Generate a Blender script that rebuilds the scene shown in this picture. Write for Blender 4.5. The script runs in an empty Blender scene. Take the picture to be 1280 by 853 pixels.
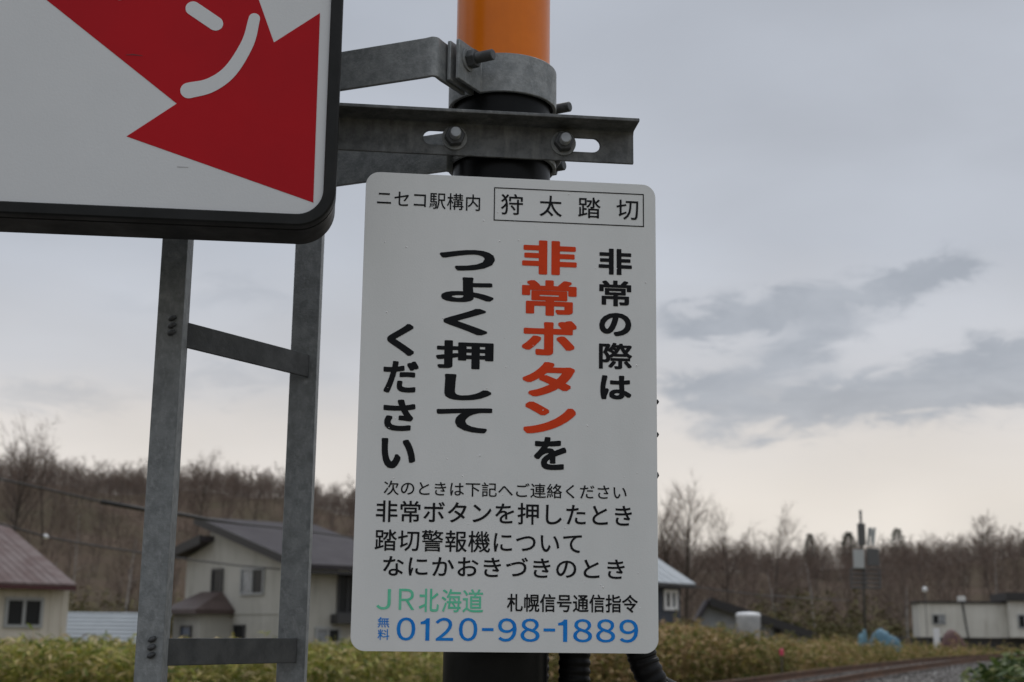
import bpy, bmesh, math, random
import numpy as np
from mathutils import Vector, Matrix
random.seed(7); rng = np.random.default_rng(11)
SC = bpy.context.scene; COL = SC.collection
V = Vector
# ---------------------------------------------------------------- camera
F_PX, PITCH, ROLL, EYE = 1711.97, 0.2065, 0.0110, 1.55
_c, _s, _cr, _sr = math.cos(PITCH), math.sin(PITCH), math.cos(ROLL), math.sin(ROLL)
FWD = V((0, _c, _s)); _u = V((0, -_s, _c)); _r = V((1, 0, 0))
RIGHT = _r * _cr + _u * _sr; UP = -_r * _sr + _u * _cr
CAMP = V((0, 0, EYE))
cam = bpy.data.cameras.new('camera'); co = bpy.data.objects.new('camera', cam); COL.objects.link(co)
cam.sensor_width = 36; cam.lens = F_PX * 36 / 1280; cam.clip_start = 0.05; cam.clip_end = 5000
M = Matrix((RIGHT, UP, -FWD)).transposed().to_4x4(); M.translation = CAMP; co.matrix_world = M
cam.dof.use_dof = True; cam.dof.focus_distance = 1.83; cam.dof.aperture_fstop = 8.2; cam.dof.aperture_blades = 7
SC.camera = co
SC.view_settings.view_transform = 'Standard'; SC.view_settings.look = 'None'
SC.view_settings.exposure = 0.09; SC.view_settings.gamma = 1.0
SC.cycles.use_denoising = True
SC.cycles.max_bounces = 6
# ---------------------------------------------------------------- world: overcast sky
SUN_EL, SUN_AZ = math.radians(52), math.radians(25)     # azimuth from +Y towards +X
w = bpy.data.worlds.new('World'); SC.world = w; w.use_nodes = True
nt = w.node_tree; nt.nodes.clear()
def N(t, **k):
    n = nt.nodes.new(t)
    for a, b in k.items(): setattr(n, a, b)
    return n
def mth(op, a, b=None, c=None, clamp=False):
    n = N('ShaderNodeMath', operation=op); n.use_clamp = clamp
    for i, v in enumerate((a, b, c)):
        if v is None: continue
        if isinstance(v, (int, float)): n.inputs[i].default_value = v
        else: nt.links.new(v, n.inputs[i])
    return n.outputs[0]
def lk(a, b): nt.links.new(a, b)
def mixc(f, a, b):
    n = N('ShaderNodeMix', data_type='RGBA')
    for s, v in ((0, f), (6, a), (7, b)):
        if isinstance(v, (int, float)): n.inputs[s].default_value = v
        elif isinstance(v, tuple): n.inputs[s].default_value = (*v, 1)
        else: lk(v, n.inputs[s])
    return n.outputs[2]
def srgb(r, g, b):
    f = lambda c: (c / 255 / 12.92) if c <= 10 else ((c / 255 + .055) / 1.055) ** 2.4
    return (f(r), f(g), f(b))
tc = N('ShaderNodeTexCoord'); sep = N('ShaderNodeSeparateXYZ'); lk(tc.outputs['Generated'], sep.inputs[0])
az = mth('ARCTAN2', sep.outputs[0], sep.outputs[1]); el = mth('ARCSINE', sep.outputs[2])
cmb = N('ShaderNodeCombineXYZ'); lk(az, cmb.inputs[0]); lk(mth('MULTIPLY', el, 2.6), cmb.inputs[1])
def noise(vec, scale, detail=5, rough=.55, dist=0.0):
    n = N('ShaderNodeTexNoise'); n.inputs['Scale'].default_value = scale; n.inputs['Detail'].default_value = detail
    n.inputs['Roughness'].default_value = rough; n.inputs['Distortion'].default_value = dist
    lk(vec, n.inputs['Vector']); return n.outputs[0]
n1 = noise(cmb.outputs[0], 4.2, 6, .5, .3); n2 = noise(cmb.outputs[0], 15, 6, .6, .4); n3 = noise(cmb.outputs[0], 2.0, 2, .5)
# warped elevation
elw = mth('ADD', el, mth('MULTIPLY', mth('SUBTRACT', n1, .5), .07))
elw = mth('ADD', elw, mth('MULTIPLY', mth('SUBTRACT', n2, .5), .025))
rp = N('ShaderNodeValToRGB'); cr = rp.color_ramp
lk(mth('MULTIPLY', elw, 1 / 1.6), rp.inputs[0])
stops = [(0.0, srgb(229, 224, 217)), (.052, srgb(228, 221, 213)), (.085, srgb(217, 212, 208)), (.112, srgb(196, 197, 201)),
         (.17, srgb(182, 187, 196)), (.28, srgb(172, 178, 188)), (.44, srgb(222, 227, 236)), (1.0, srgb(250, 252, 255))]
while len(cr.elements) < len(stops): cr.elements.new(.5)
for e, (p, c) in zip(cr.elements, stops): e.position = p; e.color = (*c, 1)
base = rp.outputs[0]
# soft brighter and darker swells over the whole dome
sw = mth('MULTIPLY', mth('SUBTRACT', n3, .5), .55); sw2 = mth('MULTIPLY', mth('SUBTRACT', n1, .5), .30)
gain = mth('ADD', 1.0, mth('ADD', sw, sw2))
# dark cloud banks low over the hills on the right
def bank(a0, e0, sa, se, tilt, amp):
    da = mth('SUBTRACT', azw, a0); de = mth('SUBTRACT', elv, mth('MULTIPLY_ADD', da, tilt, e0))
    q = mth('ADD', mth('POWER', mth('ABSOLUTE', mth('DIVIDE', da, sa)), 2.0), mth('POWER', mth('ABSOLUTE', mth('DIVIDE', de, se)), 2.0))
    return mth('MULTIPLY', mth('EXPONENT', mth('MULTIPLY', q, -1.0)), amp)
nw = noise(cmb.outputs[0], 22, 5, .62, .6); nwb = noise(cmb.outputs[0], 9, 4, .55)
azw = mth('ADD', az, mth('MULTIPLY', mth('SUBTRACT', nwb, .5), .16))
elv = mth('ADD', el, mth('ADD', mth('MULTIPLY', mth('SUBTRACT', nw, .5), .055), mth('MULTIPLY', mth('SUBTRACT', nwb, .5), .035)))
def ang(px, py):
    d = (FWD * F_PX + RIGHT * (px - 640) + UP * (426.5 - py)).normalized()
    return math.atan2(d.x, d.y), math.asin(d.z)
tot = None
for (px, py, wx, wy, tl, am) in [(890, 405, 75, 26, .10, .95), (1000, 382, 105, 27, .2, 1.0), (1130, 352, 80, 19, .32, .95), (1190, 338, 35, 10, .2, .5), (1012, 436, 95, 26, .34, 1.0),
                                 (1015, 508, 125, 34, .04, 1.15), (1190, 480, 100, 34, .14, 1.1), (1300, 462, 80, 36, .1, 1.1), (862, 488, 62, 24, .05, .8),
                                 (1400, 440, 120, 40, .1, 1.0), (300, 475, 110, 22, .06, .5), (60, 500, 110, 20, .06, .5), (280, 375, 150, 26, .08, .45), (-250, 450, 140, 26, .08, .7)]:
    a0, e0 = ang(px, py); b = bank(a0, e0, wx / F_PX, wy / F_PX, tl, am); tot = b if tot is None else mth('ADD', tot, b)
cl = N('ShaderNodeMapRange'); cl.interpolation_type = 'SMOOTHSTEP'; lk(tot, cl.inputs[0])
cl.inputs[1].default_value = .10; cl.inputs[2].default_value = .98; cl.inputs[3].default_value = 0; cl.inputs[4].default_value = .76
vm = N('ShaderNodeVectorMath', operation='SCALE'); lk(base, vm.inputs[0]); lk(gain, vm.inputs['Scale'])
nsh = noise(cmb.outputs[0], 13, 6, .6, .5); shm = N('ShaderNodeMapRange'); lk(nsh, shm.inputs[0]); shm.inputs[1].default_value = .38; shm.inputs[2].default_value = .64
skyc = mixc(cl.outputs[0], vm.outputs[0], mixc(shm.outputs[0], srgb(147, 154, 164), srgb(163, 169, 178)))
# below the horizon the dome is plain dull ground light
low = N('ShaderNodeMapRange'); lk(el, low.inputs[0]); low.inputs[1].default_value = -.02; low.inputs[2].default_value = 0.0
skyc = mixc(low.outputs[0], (.08, .075, .06), skyc)
ten = N('ShaderNodeVectorMath', operation='SCALE'); lk(skyc, ten.inputs[0]); ten.inputs['Scale'].default_value = 10.0
sky = N('ShaderNodeTexSky'); sky.sky_type = 'NISHITA'; sky.sun_disc = False
sky.sun_elevation = SUN_EL; sky.sun_rotation = SUN_AZ; sky.air_density = 1; sky.dust_density = 3
fin = mixc(.95, sky.outputs[0], ten.outputs[0])
bg = N('ShaderNodeBackground'); bg.inputs[1].default_value = .1; lk(fin, bg.inputs[0])
wo = N('ShaderNodeOutputWorld'); lk(bg.outputs[0], wo.inputs[0])
sun = bpy.data.lights.new('sun', 'SUN'); sun.energy = .6; sun.angle = math.radians(20); sun.color = (1, .96, .9)
so = bpy.data.objects.new('sun', sun); COL.objects.link(so)
sd = V((math.sin(SUN_AZ) * math.cos(SUN_EL), math.cos(SUN_AZ) * math.cos(SUN_EL), math.sin(SUN_EL)))
so.rotation_euler = sd.to_track_quat('Z', 'Y').to_euler(); so.location = (0, 0, 30)

# ---------------------------------------------------------------- projection helpers (photograph pixel -> ray -> real point)
def ray(px, py): return FWD * F_PX + RIGHT * (px - 640) + UP * (426.5 - py)
def P(px, py, Y):
    d = ray(px, py); return CAMP + d * (Y / d.y)
class Frame:
    def __init__(s, o, ex, ez, n): s.o, s.ex, s.ez, s.n = o, ex, ez, n
    def uv(s, px, py):
        d = ray(px, py); t = (s.o - CAMP).dot(s.n) / d.dot(s.n); q = CAMP + d * t - s.o
        return q.dot(s.ex), q.dot(s.ez)
    def p(s, u, v, w=0): return s.o + s.ex * u + s.ez * v + s.n * w
def hframe(o, ang_):          # vertical plane, direction u at angle from +X; normal on the camera side
    ex = V((math.cos(ang_), math.sin(ang_), 0)); return Frame(o, ex, V((0, 0, 1)), V((math.sin(ang_), -math.cos(ang_), 0)))

# ---------------------------------------------------------------- objects
def link(name, me, mat, parent=None):
    o = bpy.data.objects.new(name, me); COL.objects.link(o)
    if mat is not None and not me.materials: me.materials.append(mat)
    if parent is not None:
        o.parent = parent
        o.matrix_parent_inverse = Matrix.Translation(-parent.location)
    return o
def thing(name, label, cat, loc=(0, 0, 0), group=None):
    o = bpy.data.objects.new(name, None); COL.objects.link(o); o.location = loc; o.empty_display_size = .2
    return tag(o, label, cat, group)
def tag(o, label, cat, group=None):
    o['label'] = label; o['category'] = cat
    if group: o['group'] = group
    return o
def setk(o, kind, label=None, cat=None):
    o['kind'] = kind
    if label: o['label'] = label
    if cat: o['category'] = cat
    return o
class MB:
    def __init__(s): s.v = []; s.f = []
    def add(s, vs, fs):
        b = len(s.v); s.v += [tuple(x) for x in vs]; s.f += [tuple(i + b for i in f) for f in fs]; return s
    def box(s, c, ex, ey, ez, sx, sy, sz):
        vs = [c + ex * (a * sx / 2) + ey * (b * sy / 2) + ez * (d * sz / 2) for d in (-1, 1) for b in (-1, 1) for a in (-1, 1)]
        return s.add(vs, [(0, 2, 3, 1), (4, 5, 7, 6), (0, 1, 5, 4), (2, 6, 7, 3), (0, 4, 6, 2), (1, 3, 7, 5)])
    def prism(s, pts, off):
        n = len(pts); vs = list(pts) + [p + off for p in pts]
        fs = [tuple(range(n))[::-1], tuple(range(n, 2 * n))] + [(i, (i + 1) % n, n + (i + 1) % n, n + i) for i in range(n)]
        return s.add(vs, fs)
    def tube(s, path, rad, n=10, cap=True):
        path = [V(p) for p in path]; k = len(path)
        if not isinstance(rad, (list, tuple)): rad = [rad] * k
        vs = []; t0 = (path[1] - path[0]).normalized()
        a = t0.orthogonal().normalized()
        for i in range(k):
            t = (path[min(i + 1, k - 1)] - path[max(i - 1, 0)]).normalized()
            a = (a - t * a.dot(t)).normalized(); b = t.cross(a)
            for j in range(n):
                th = 2 * math.pi * j / n; vs.append(path[i] + (a * math.cos(th) + b * math.sin(th)) * rad[i])
        fs = [(i * n + j, i * n + (j + 1) % n, (i + 1) * n + (j + 1) % n, (i + 1) * n + j) for i in range(k - 1) for j in range(n)]
        if cap: fs += [tuple(range(n))[::-1], tuple(range((k - 1) * n, k * n))]
        return s.add(vs, fs)
    def strap(s, pts, th, z0, z1):     # sheet strap: plan polyline, thickness, height range
        P2 = [V((p[0], p[1])) for p in pts]; L = []; R_ = []
        for i, p in enumerate(P2):
            d0 = (p - P2[i - 1]).normalized() if i else None
            d1 = (P2[i + 1] - p).normalized() if i < len(P2) - 1 else None
            if d0 is None: d0 = d1
            if d1 is None: d1 = d0
            n0 = V((-d0.y, d0.x)); n1_ = V((-d1.y, d1.x)); m = (n0 + n1_).normalized(); m *= (th / 2) / max(.4, m.dot(n0))
            L.append(p + m); R_.append(p - m)
        n = len(P2); vs = []
        for a, b in zip(L, R_):
            vs += [V((a.x, a.y, z0)), V((a.x, a.y, z1)), V((b.x, b.y, z1)), V((b.x, b.y, z0))]
        fs = []
        for i in range(n - 1):
            for j in range(4): fs.append((4 * i + j, 4 * i + (j + 1) % 4, 4 * i + 4 + (j + 1) % 4, 4 * i + 4 + j))
        fs += [(3, 2, 1, 0), (4 * n - 4, 4 * n - 3, 4 * n - 2, 4 * n - 1)]
        return s.add(vs, fs)
    def build(s, name, mat, parent=None, smooth=False, bevel=0.0, autos=False):
        me = bpy.data.meshes.new(name); me.from_pydata(s.v, [], s.f); me.update()
        bm = bmesh.new(); bm.from_mesh(me); bmesh.ops.recalc_face_normals(bm, faces=bm.faces); bm.to_mesh(me); bm.free()
        if smooth: me.shade_smooth()
        if autos:
            me.shade_smooth(); me.set_sharp_from_angle(angle=math.radians(35))
        o = link(name, me, mat, parent)
        if bevel:
            m = o.modifiers.new('bevel', 'BEVEL'); m.width = bevel; m.segments = 2; m.limit_method = 'ANGLE'; m.angle_limit = math.radians(40)
        return o

# ---------------------------------------------------------------- materials
def mat(name, col, rough=.6, metal=0, spec=.5, vary=0, vscale=5, bump=0, bscale=60, col2=None, detail=4, streak=None, coat=0, island=None, transl=0, space='Object', rvary=0):
    m = bpy.data.materials.new(name); m.use_nodes = True; t = m.node_tree; b = t.nodes['Principled BSDF']
    b.inputs['Base Color'].default_value = (*col, 1); b.inputs['Roughness'].default_value = rough; b.inputs['Metallic'].default_value = metal
    b.inputs['Specular IOR Level'].default_value = spec; b.inputs['Coat Weight'].default_value = coat; b.inputs['Coat Roughness'].default_value = .12
    tcn = t.nodes.new('ShaderNodeTexCoord')
    def nz(scale, det, sc=(1, 1, 1)):
        mp = t.nodes.new('ShaderNodeMapping'); mp.inputs['Scale'].default_value = sc; t.links.new(tcn.outputs[space], mp.inputs[0])
        n = t.nodes.new('ShaderNodeTexNoise'); n.inputs['Scale'].default_value = scale; n.inputs['Detail'].default_value = det; n.inputs['Roughness'].default_value = .6
        t.links.new(mp.outputs[0], n.inputs['Vector']); return n.outputs[0]
    def mx(f, a, b2):
        n = t.nodes.new('ShaderNodeMix'); n.data_type = 'RGBA'
        if isinstance(f, float): n.inputs[0].default_value = f
        else: t.links.new(f, n.inputs[0])
        for i, v in ((6, a), (7, b2)):
            if isinstance(v, tuple): n.inputs[i].default_value = (*v[:3], 1)
            else: t.links.new(v, n.inputs[i])
        return n.outputs[2]
    cur = tuple(col)
    if island:
        g = t.nodes.new('ShaderNodeNewGeometry'); r = t.nodes.new('ShaderNodeValToRGB'); r.color_ramp.interpolation = 'LINEAR'
        t.links.new(g.outputs['Random Per Island'], r.inputs[0])
        while len(r.color_ramp.elements) < len(island): r.color_ramp.elements.new(.5)
        for e, (p, c) in zip(r.color_ramp.elements, island): e.position = p; e.color = (*c, 1)
        cur = r.outputs[0]
    if vary or col2:
        c2 = col2 or tuple(max(0, c * (1 - vary)) for c in col)
        f = nz(vscale, detail)
        mr = t.nodes.new('ShaderNodeMapRange'); mr.interpolation_type = 'SMOOTHSTEP'; mr.inputs[1].default_value = .35; mr.inputs[2].default_value = .65; t.links.new(f, mr.inputs[0])
        cur = mx(mr.outputs[0], cur, c2)
    if streak:
        f = nz(streak[0], 3, streak[1]); mr = t.nodes.new('ShaderNodeMapRange'); mr.inputs[1].default_value = .5; mr.inputs[2].default_value = .75; mr.inputs[4].default_value = streak[3]; t.links.new(f, mr.inputs[0])
        cur = mx(mr.outputs[0], cur, streak[2])
    if not isinstance(cur, tuple): t.links.new(cur, b.inputs['Base Color'])
    if rvary:
        f = nz(vscale * 1.7, 4); mr = t.nodes.new('ShaderNodeMapRange'); mr.inputs[1].default_value = .3; mr.inputs[2].default_value = .7
        mr.inputs[3].default_value = max(.02, rough - rvary); mr.inputs[4].default_value = min(1, rough + rvary); t.links.new(f, mr.inputs[0]); t.links.new(mr.outputs[0], b.inputs['Roughness'])
    if bump:
        f = nz(bscale, 4); bn = t.nodes.new('ShaderNodeBump'); bn.inputs['Strength'].default_value = bump; bn.inputs['Distance'].default_value = .002
        t.links.new(f, bn.inputs['Height']); t.links.new(bn.outputs[0], b.inputs['Normal'])
    if transl:
        tr = t.nodes.new('ShaderNodeBsdfTranslucent'); ms = t.nodes.new('ShaderNodeMixShader'); ms.inputs[0].default_value = transl
        if not isinstance(cur, tuple): t.links.new(cur, tr.inputs[0])
        t.links.new(b.outputs[0], ms.inputs[1]); t.links.new(tr.outputs[0], ms.inputs[2]); t.links.new(ms.outputs[0], t.nodes['Material Output'].inputs[0])
    return m
GALV = mat('galvanised_steel', (.29, .305, .31), .58, .3, .4, vscale=55, col2=(.20, .215, .22), bump=.4, bscale=260, rvary=.14, detail=8, streak=(170, (1, 1, 1), (.36, .375, .38), .6))
GALVD = mat('weathered_zinc', (.16, .168, .17), .6, .3, .4, vscale=45, col2=(.09, .096, .098), bump=.45, bscale=240, rvary=.12, detail=8, streak=(60, (1, 1, .22), (.25, .255, .25), .6))
BOLT = mat('dark_zinc_bolt', (.10, .105, .11), .5, .4, .3, vscale=60, col2=(.065, .07, .072), bump=.2, bscale=200)
BOLTL = mat('zinc_bolt_end', (.34, .36, .37), .45, .5, .4, vscale=60, col2=(.24, .25, .26))
WHITE = mat('white_reflective_sheet', (.73, .745, .745), .45, 0, .3, vscale=7, col2=(.70, .72, .718), streak=(9, (1, 1, .10), (.61, .625, .615), .35), bump=.10, bscale=500, rvary=.1)
WHITE2 = mat('white_sheet_large_sign', (.67, .69, .705), .45, 0, .3, vscale=5, col2=(.65, .67, .685), streak=(8, (1, 1, .10), (.58, .595, .60), .35), bump=.12, bscale=300, rvary=.1)
RED = mat('dark_red_print', (.46, .013, .020), .45, 0, .08, vscale=6, col2=(.42, .013, .020), rvary=.08)
ORANGERED = mat('orange_red_print', (.70, .062, .016), .45, 0, .1, vscale=20, col2=(.64, .058, .016))
BLACKP = mat('black_print', (.010, .011, .013), .45, 0, .10)
GREENP = mat('green_print', (.12, .60, .37), .45, 0, .1, vscale=90, col2=(.18, .63, .42))
BLUEP = mat('blue_print', (.012, .20, .66), .45, 0, .08, vscale=60, col2=(.02, .24, .70))
RUBBER = mat('black_rubber_rim', (.010, .011, .011), .5, 0, .2, vscale=12, col2=(.018, .019, .019), bump=.1, bscale=60, rvary=.1)
CONDUIT = mat('black_plastic_conduit', (.006, .0065, .007), .45, 0, .14, vscale=30, col2=(.010, .010, .011))
POLEB = mat('black_pole_paint', (.005, .0055, .006), .36, 0, .12, vscale=12, col2=(.008, .009, .0095), coat=.03, bump=.06, bscale=50)
POLEO = mat('orange_pole_paint', (.80, .195, .004), .3, 0, .25, vscale=14, col2=(.74, .175, .005), coat=.15, bump=.12, bscale=38, streak=(20, (1, 1, .06), (.60, .15, .005), .5))
GLASS = mat('dark_window_glass', (.018, .020, .022), .25, 0, .15)
GLASSL = mat('pale_curtained_glass', (.26, .28, .30), .2, 0, .5, vscale=2, col2=(.14, .15, .16))
FRAMEW = mat('grey_window_frame', (.32, .33, .33), .5); FRAMED = mat('dark_frame', (.05, .05, .052), .5)

# ================================================================= GROUND AND HILLS
def grid(name, xs, ys, fn, m):
    vs = [(x, y, fn(x, y)) for y in ys for x in xs]; nx = len(xs)
    fs = [(j * nx + i, j * nx + i + 1, (j + 1) * nx + i + 1, (j + 1) * nx + i) for j in range(len(ys) - 1) for i in range(nx - 1)]
    me = bpy.data.meshes.new(name); me.from_pydata(vs, [], fs); me.shade_smooth(); return link(name, me, m)
G_MAT = mat('rough_grass_ground', (.10, .095, .045), .95, 0, .1, vscale=.25, col2=(.16, .125, .07), detail=8, streak=(1.3, (1, 1, 1), (.05, .06, .025), .7), space='Object')
H_MAT = mat('leaf_litter_hillside', (.112, .082, .062), .98, 0, .05, vscale=.05, col2=(.08, .068, .044), detail=8, streak=(.35, (1, 1, 1), (.13, .10, .08), .6))
g = grid('ground', [-2500, -400, -120, -40, 0, 40, 120, 400, 2500], [-400, -60, 0, 30, 60, 100, 400, 2500], lambda x, y: 0.0, G_MAT); setk(g, 'structure', 'rough grassy ground reaching to the hills', 'ground')
def sstep(t): t = min(1, max(0, t)); return t * t * (3 - 2 * t)
def hillh(x, y):
    a = x / max(y, 60)
    top = np.interp(a, [-.8, -.37, -.22, -.12, 0, .11, .2, .30, .37, .8], [28, 27.0, 25.8, 21.8, 18, 12.4, 11.8, 12.6, 14.6, 18])
    hh = top * sstep((y - 92) / 175)
    hh += .8 * math.sin(x * .11 + y * .05) * sstep((y - 100) / 80) + .5 * math.sin(x * .31 + 1.3) * sstep((y - 130) / 80)
    if y > 290: hh -= (y - 290) * .12
    return hh - .05
h = grid('hillside', list(np.linspace(-260, 260, 105)), list(np.linspace(90, 420, 60)), hillh, H_MAT); setk(h, 'structure', 'wooded brown hillside behind the houses', 'hillside')

# ---- railway curve
TRK = [V((-30., -58)), V((-10.5, -10)), V((-1.8, 11)), V((2.2, 20.5)), V((5.45, 28)), V((8.6, 35.5)), V((12.9, 45)), V((18.2, 56)), V((25.5, 68)), V((37., 84)), V((55, 104)), V((85, 132))]
def catmull(pts, k):
    out = []
    for i in range(1, len(pts) - 2):
        p0, p1, p2, p3 = pts[i - 1:i + 3]
        for j in range(k):
            t = j / k; out.append(.5 * ((2 * p1) + (p2 - p0) * t + (2 * p0 - 5 * p1 + 4 * p2 - p3) * t * t + (3 * p1 - p0 - 3 * p2 + p3) * t ** 3))
    return out + [pts[-2]]
tl_ = catmull(TRK, 14)
def tnorm(i):
    d = (tl_[min(i + 1, len(tl_) - 1)] - tl_[max(i - 1, 0)]).normalized(); return V((d.y, -d.x)), d
def track_side(x, y):        # >0 on the camera's (right) side
    b = min(range(len(tl_)), key=lambda i: (tl_[i].x - x) ** 2 + (tl_[i].y - y) ** 2); n, d = tnorm(b)
    return (V((x, y)) - tl_[b]).dot(n)
BAL = mat('track_ballast', (.125, .116, .11), .95, 0, .05, vscale=6, col2=(.08, .073, .068), bump=1.0, bscale=14, detail=8, streak=(2.6, (1, 1, 1), (.20, .19, .18), .9))
prof = [(-3.0, .0), (-2.3, .34), (-1.5, .37), (1.5, .37), (2.4, .34), (4.6, .10), (6.5, .004)]
vs = []; fs = []
for i, p in enumerate(tl_):
    n, d = tnorm(i)
    for (o_, z) in prof: q = p + n * o_; vs.append((q.x, q.y, z + .004))
k = len(prof)
for i in range(len(tl_) - 1):
    for j in range(k - 1): fs.append((i * k + j, i * k + j + 1, (i + 1) * k + j + 1, (i + 1) * k + j))
me = bpy.data.meshes.new('ballast_bed'); me.from_pydata(vs, [], fs); me.shade_smooth(); setk(link('ballast_bed', me, BAL), 'structure', 'grey stone ballast under the railway track', 'ballast')
RAILM = mat('rusty_rail_steel', (.15, .082, .052), .75, .1, .25, vscale=3, col2=(.09, .055, .04)); SLP = mat('dark_sleeper_timber', (.095, .084, .074), .9, vscale=3, col2=(.06, .052, .046))
trk = thing('railway_track', 'single rusty railway track curving away to the right over grey ballast', 'railway track', (tl_[40].x, tl_[40].y, .37))
for sgn in (-1, 1):
    mb = MB(); vs = []
    rp_ = [(-.065, 0), (.065, 0), (.065, .02), (.012, .03), (.012, .11), (.035, .12), (.035, .155), (-.035, .155), (-.035, .12), (-.012, .11), (-.012, .03), (-.065, .02)]
    idx = range(14, len(tl_))
    for i in idx:
        n, d = tnorm(i); c = tl_[i] + n * (sgn * .72)
        for (o_, z) in rp_: q = c + n * o_; vs.append((q.x, q.y, z + .46))
    k = len(rp_); m_ = len(list(idx))
    fs = [(i * k + j, i * k + (j + 1) % k, (i + 1) * k + (j + 1) % k, (i + 1) * k + j) for i in range(m_ - 1) for j in range(k)]
    mb.add(vs, fs); mb.build('rail', RAILM, trk)
smesh = None; acc = 0; cnt = 0
for i in range(28, len(tl_) - 1):
    seg = (tl_[i + 1] - tl_[i]).length; n, d = tnorm(i)
    while acc < seg and cnt < 110:
        q = tl_[i] + d * acc
        if smesh is None:
            mb = MB().box(V((0, 0, 0)), V((1, 0, 0)), V((0, 1, 0)), V((0, 0, 1)), 2.3, .22, .12); so_ = mb.build('sleeper', SLP, trk, bevel=0); smesh = so_.data; o = so_
        else: o = link('sleeper', smesh, None, trk)
        o.location = (q.x, q.y, .335); o.rotation_euler = (0, 0, math.atan2(n.y, n.x)); acc += .75; cnt += 1
    acc -= seg

# ================================================================= FOREGROUND: POLE
PX0, PY0, PR = -.0179, 1.90, .0705
pole = thing('crossing_pole', 'round steel crossing pole painted orange above and black below, standing behind the white notice', 'pole', (PX0, PY0, 0))
def cyl(x, y, z0, z1, r, n=64):
    return MB().tube([(x, y, z0), (x, y, z1)], r, n)
zb = P(640, 100, PY0 - PR).z
cyl(PX0, PY0, 0, zb, PR).build('black_band', POLEB, pole, autos=True)
cyl(PX0, PY0, zb, 3.6, PR - .0012).build('orange_band', POLEO, pole, autos=True)
o = MB().box(V((PX0, PY0, .012)), V((1, 0, 0)), V((0, 1, 0)), V((0, 0, 1)), .34, .34, .024).build('base_plate', POLEB, pole, bevel=.003)

# ---- hose-clamp style bands
EAR = V((-.492, -.870)); PC = V((PX0, PY0))
def arc(a0, a1, r, n=28): return [PC + V((math.cos(math.radians(a0 + (a1 - a0) * i / n)), math.sin(math.radians(a0 + (a1 - a0) * i / n)))) * r for i in range(n + 1)]
def hexnut(mb, p, ax, r, th, rot=0):
    a = ax.orthogonal().normalized(); b = ax.cross(a)
    pts = [p + (a * math.cos(rot + i * math.pi / 3) + b * math.sin(rot + i * math.pi / 3)) * r for i in range(6)]
    return mb.prism(pts, ax * th)
def bolt(p, ax, parent, ln=.03, rs=.0075, up=0, tipmat=None, hexr=.0135):
    """washer, nut and threaded end standing out of p along ax"""
    w_ = MB().tube([p, p + ax * .003], hexr * 1.22, 28); o1 = w_.build('washer', GALV, parent, autos=True, bevel=.0004)
    nb = MB(); hexnut(nb, p + ax * .003, ax, hexr, .012, .4 + up); o2 = nb.build('nut', BOLT, parent, bevel=.0012)
    path = []; rad = []; t = .012
    while t < ln: path += [p + ax * t, p + ax * (t + .0009)]; rad += [rs, rs * .92]; t += .0018
    path += [p + ax * ln, p + ax * (ln + .0012)]; rad += [rs, rs * .85]
    MB().tube(path, rad, 24).build('bolt', tipmat or BOLT, parent, autos=True)
def band(parent, z0, z1, r, th, ears=True, ear_len=.062, gap=.007):
    e = EAR; t = V((e.y, -e.x))            # tangent, pointing left-back
    ang_e = math.degrees(math.atan2(e.y, e.x)); ga = 5.5
    # front half: ear root -> over the front -> right -> rear
    root = PC + e * r - t * gap; tip = PC + e * (r + ear_len) - t * gap
    rr = PC - e * r - t * gap; rt = PC - e * (r + ear_len) - t * gap
    f = [tip, root] + arc(ang_e + ga + 4, ang_e + 180 - ga - 4, r) + [rr, rt]
    MB().strap(f, th, z0, z1).build('front_half_band', GALV, parent, autos=True, bevel=.0012)
    root = PC + e * r + t * gap; tip = PC + e * (r + ear_len) + t * gap
    rr = PC - e * r + t * gap; rt = PC - e * (r + ear_len) + t * gap
    b = [rt, rr] + arc(ang_e + 180 + ga + 4, ang_e + 360 - ga - 4, r) + [root, tip]
    MB().strap(b, th, z0, z1).build('rear_half_band', GALV, parent, autos=True, bevel=.0012)
    zc = (z0 + z1) / 2; tt = V((t.x, t.y, 0))
    for s_, L in ((1, .5), (-1, .5)):
        c = PC + e * s_ * (r + ear_len * (.62 if s_ > 0 else .5)); c3 = V((c.x, c.y, zc + .006))
        p = c3 - tt * (gap + th / 2); bolt(p, -tt, parent, .040 if s_ > 0 else .046, .0078)
        q = c3 + tt * (gap + th / 2); nb = MB(); hexnut(nb, q, tt, .0135, .009); nb.build('bolt_head', BOLT, parent, bevel=.001)
        MB().tube([q, p], .0078, 16).build('bolt_shank', BOLT, parent)
Z1t = P(640, 69, PY0 - PR).z; Z1b = P(640, 117, PY0 - PR).z
uc = thing('pole_clamp', 'galvanised two-part band clamp with bolted ear where the pole changes from orange to black', 'clamp', (PX0, PY0, Z1b))
band(uc, Z1b, Z1t, .0765, .0055)
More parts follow.
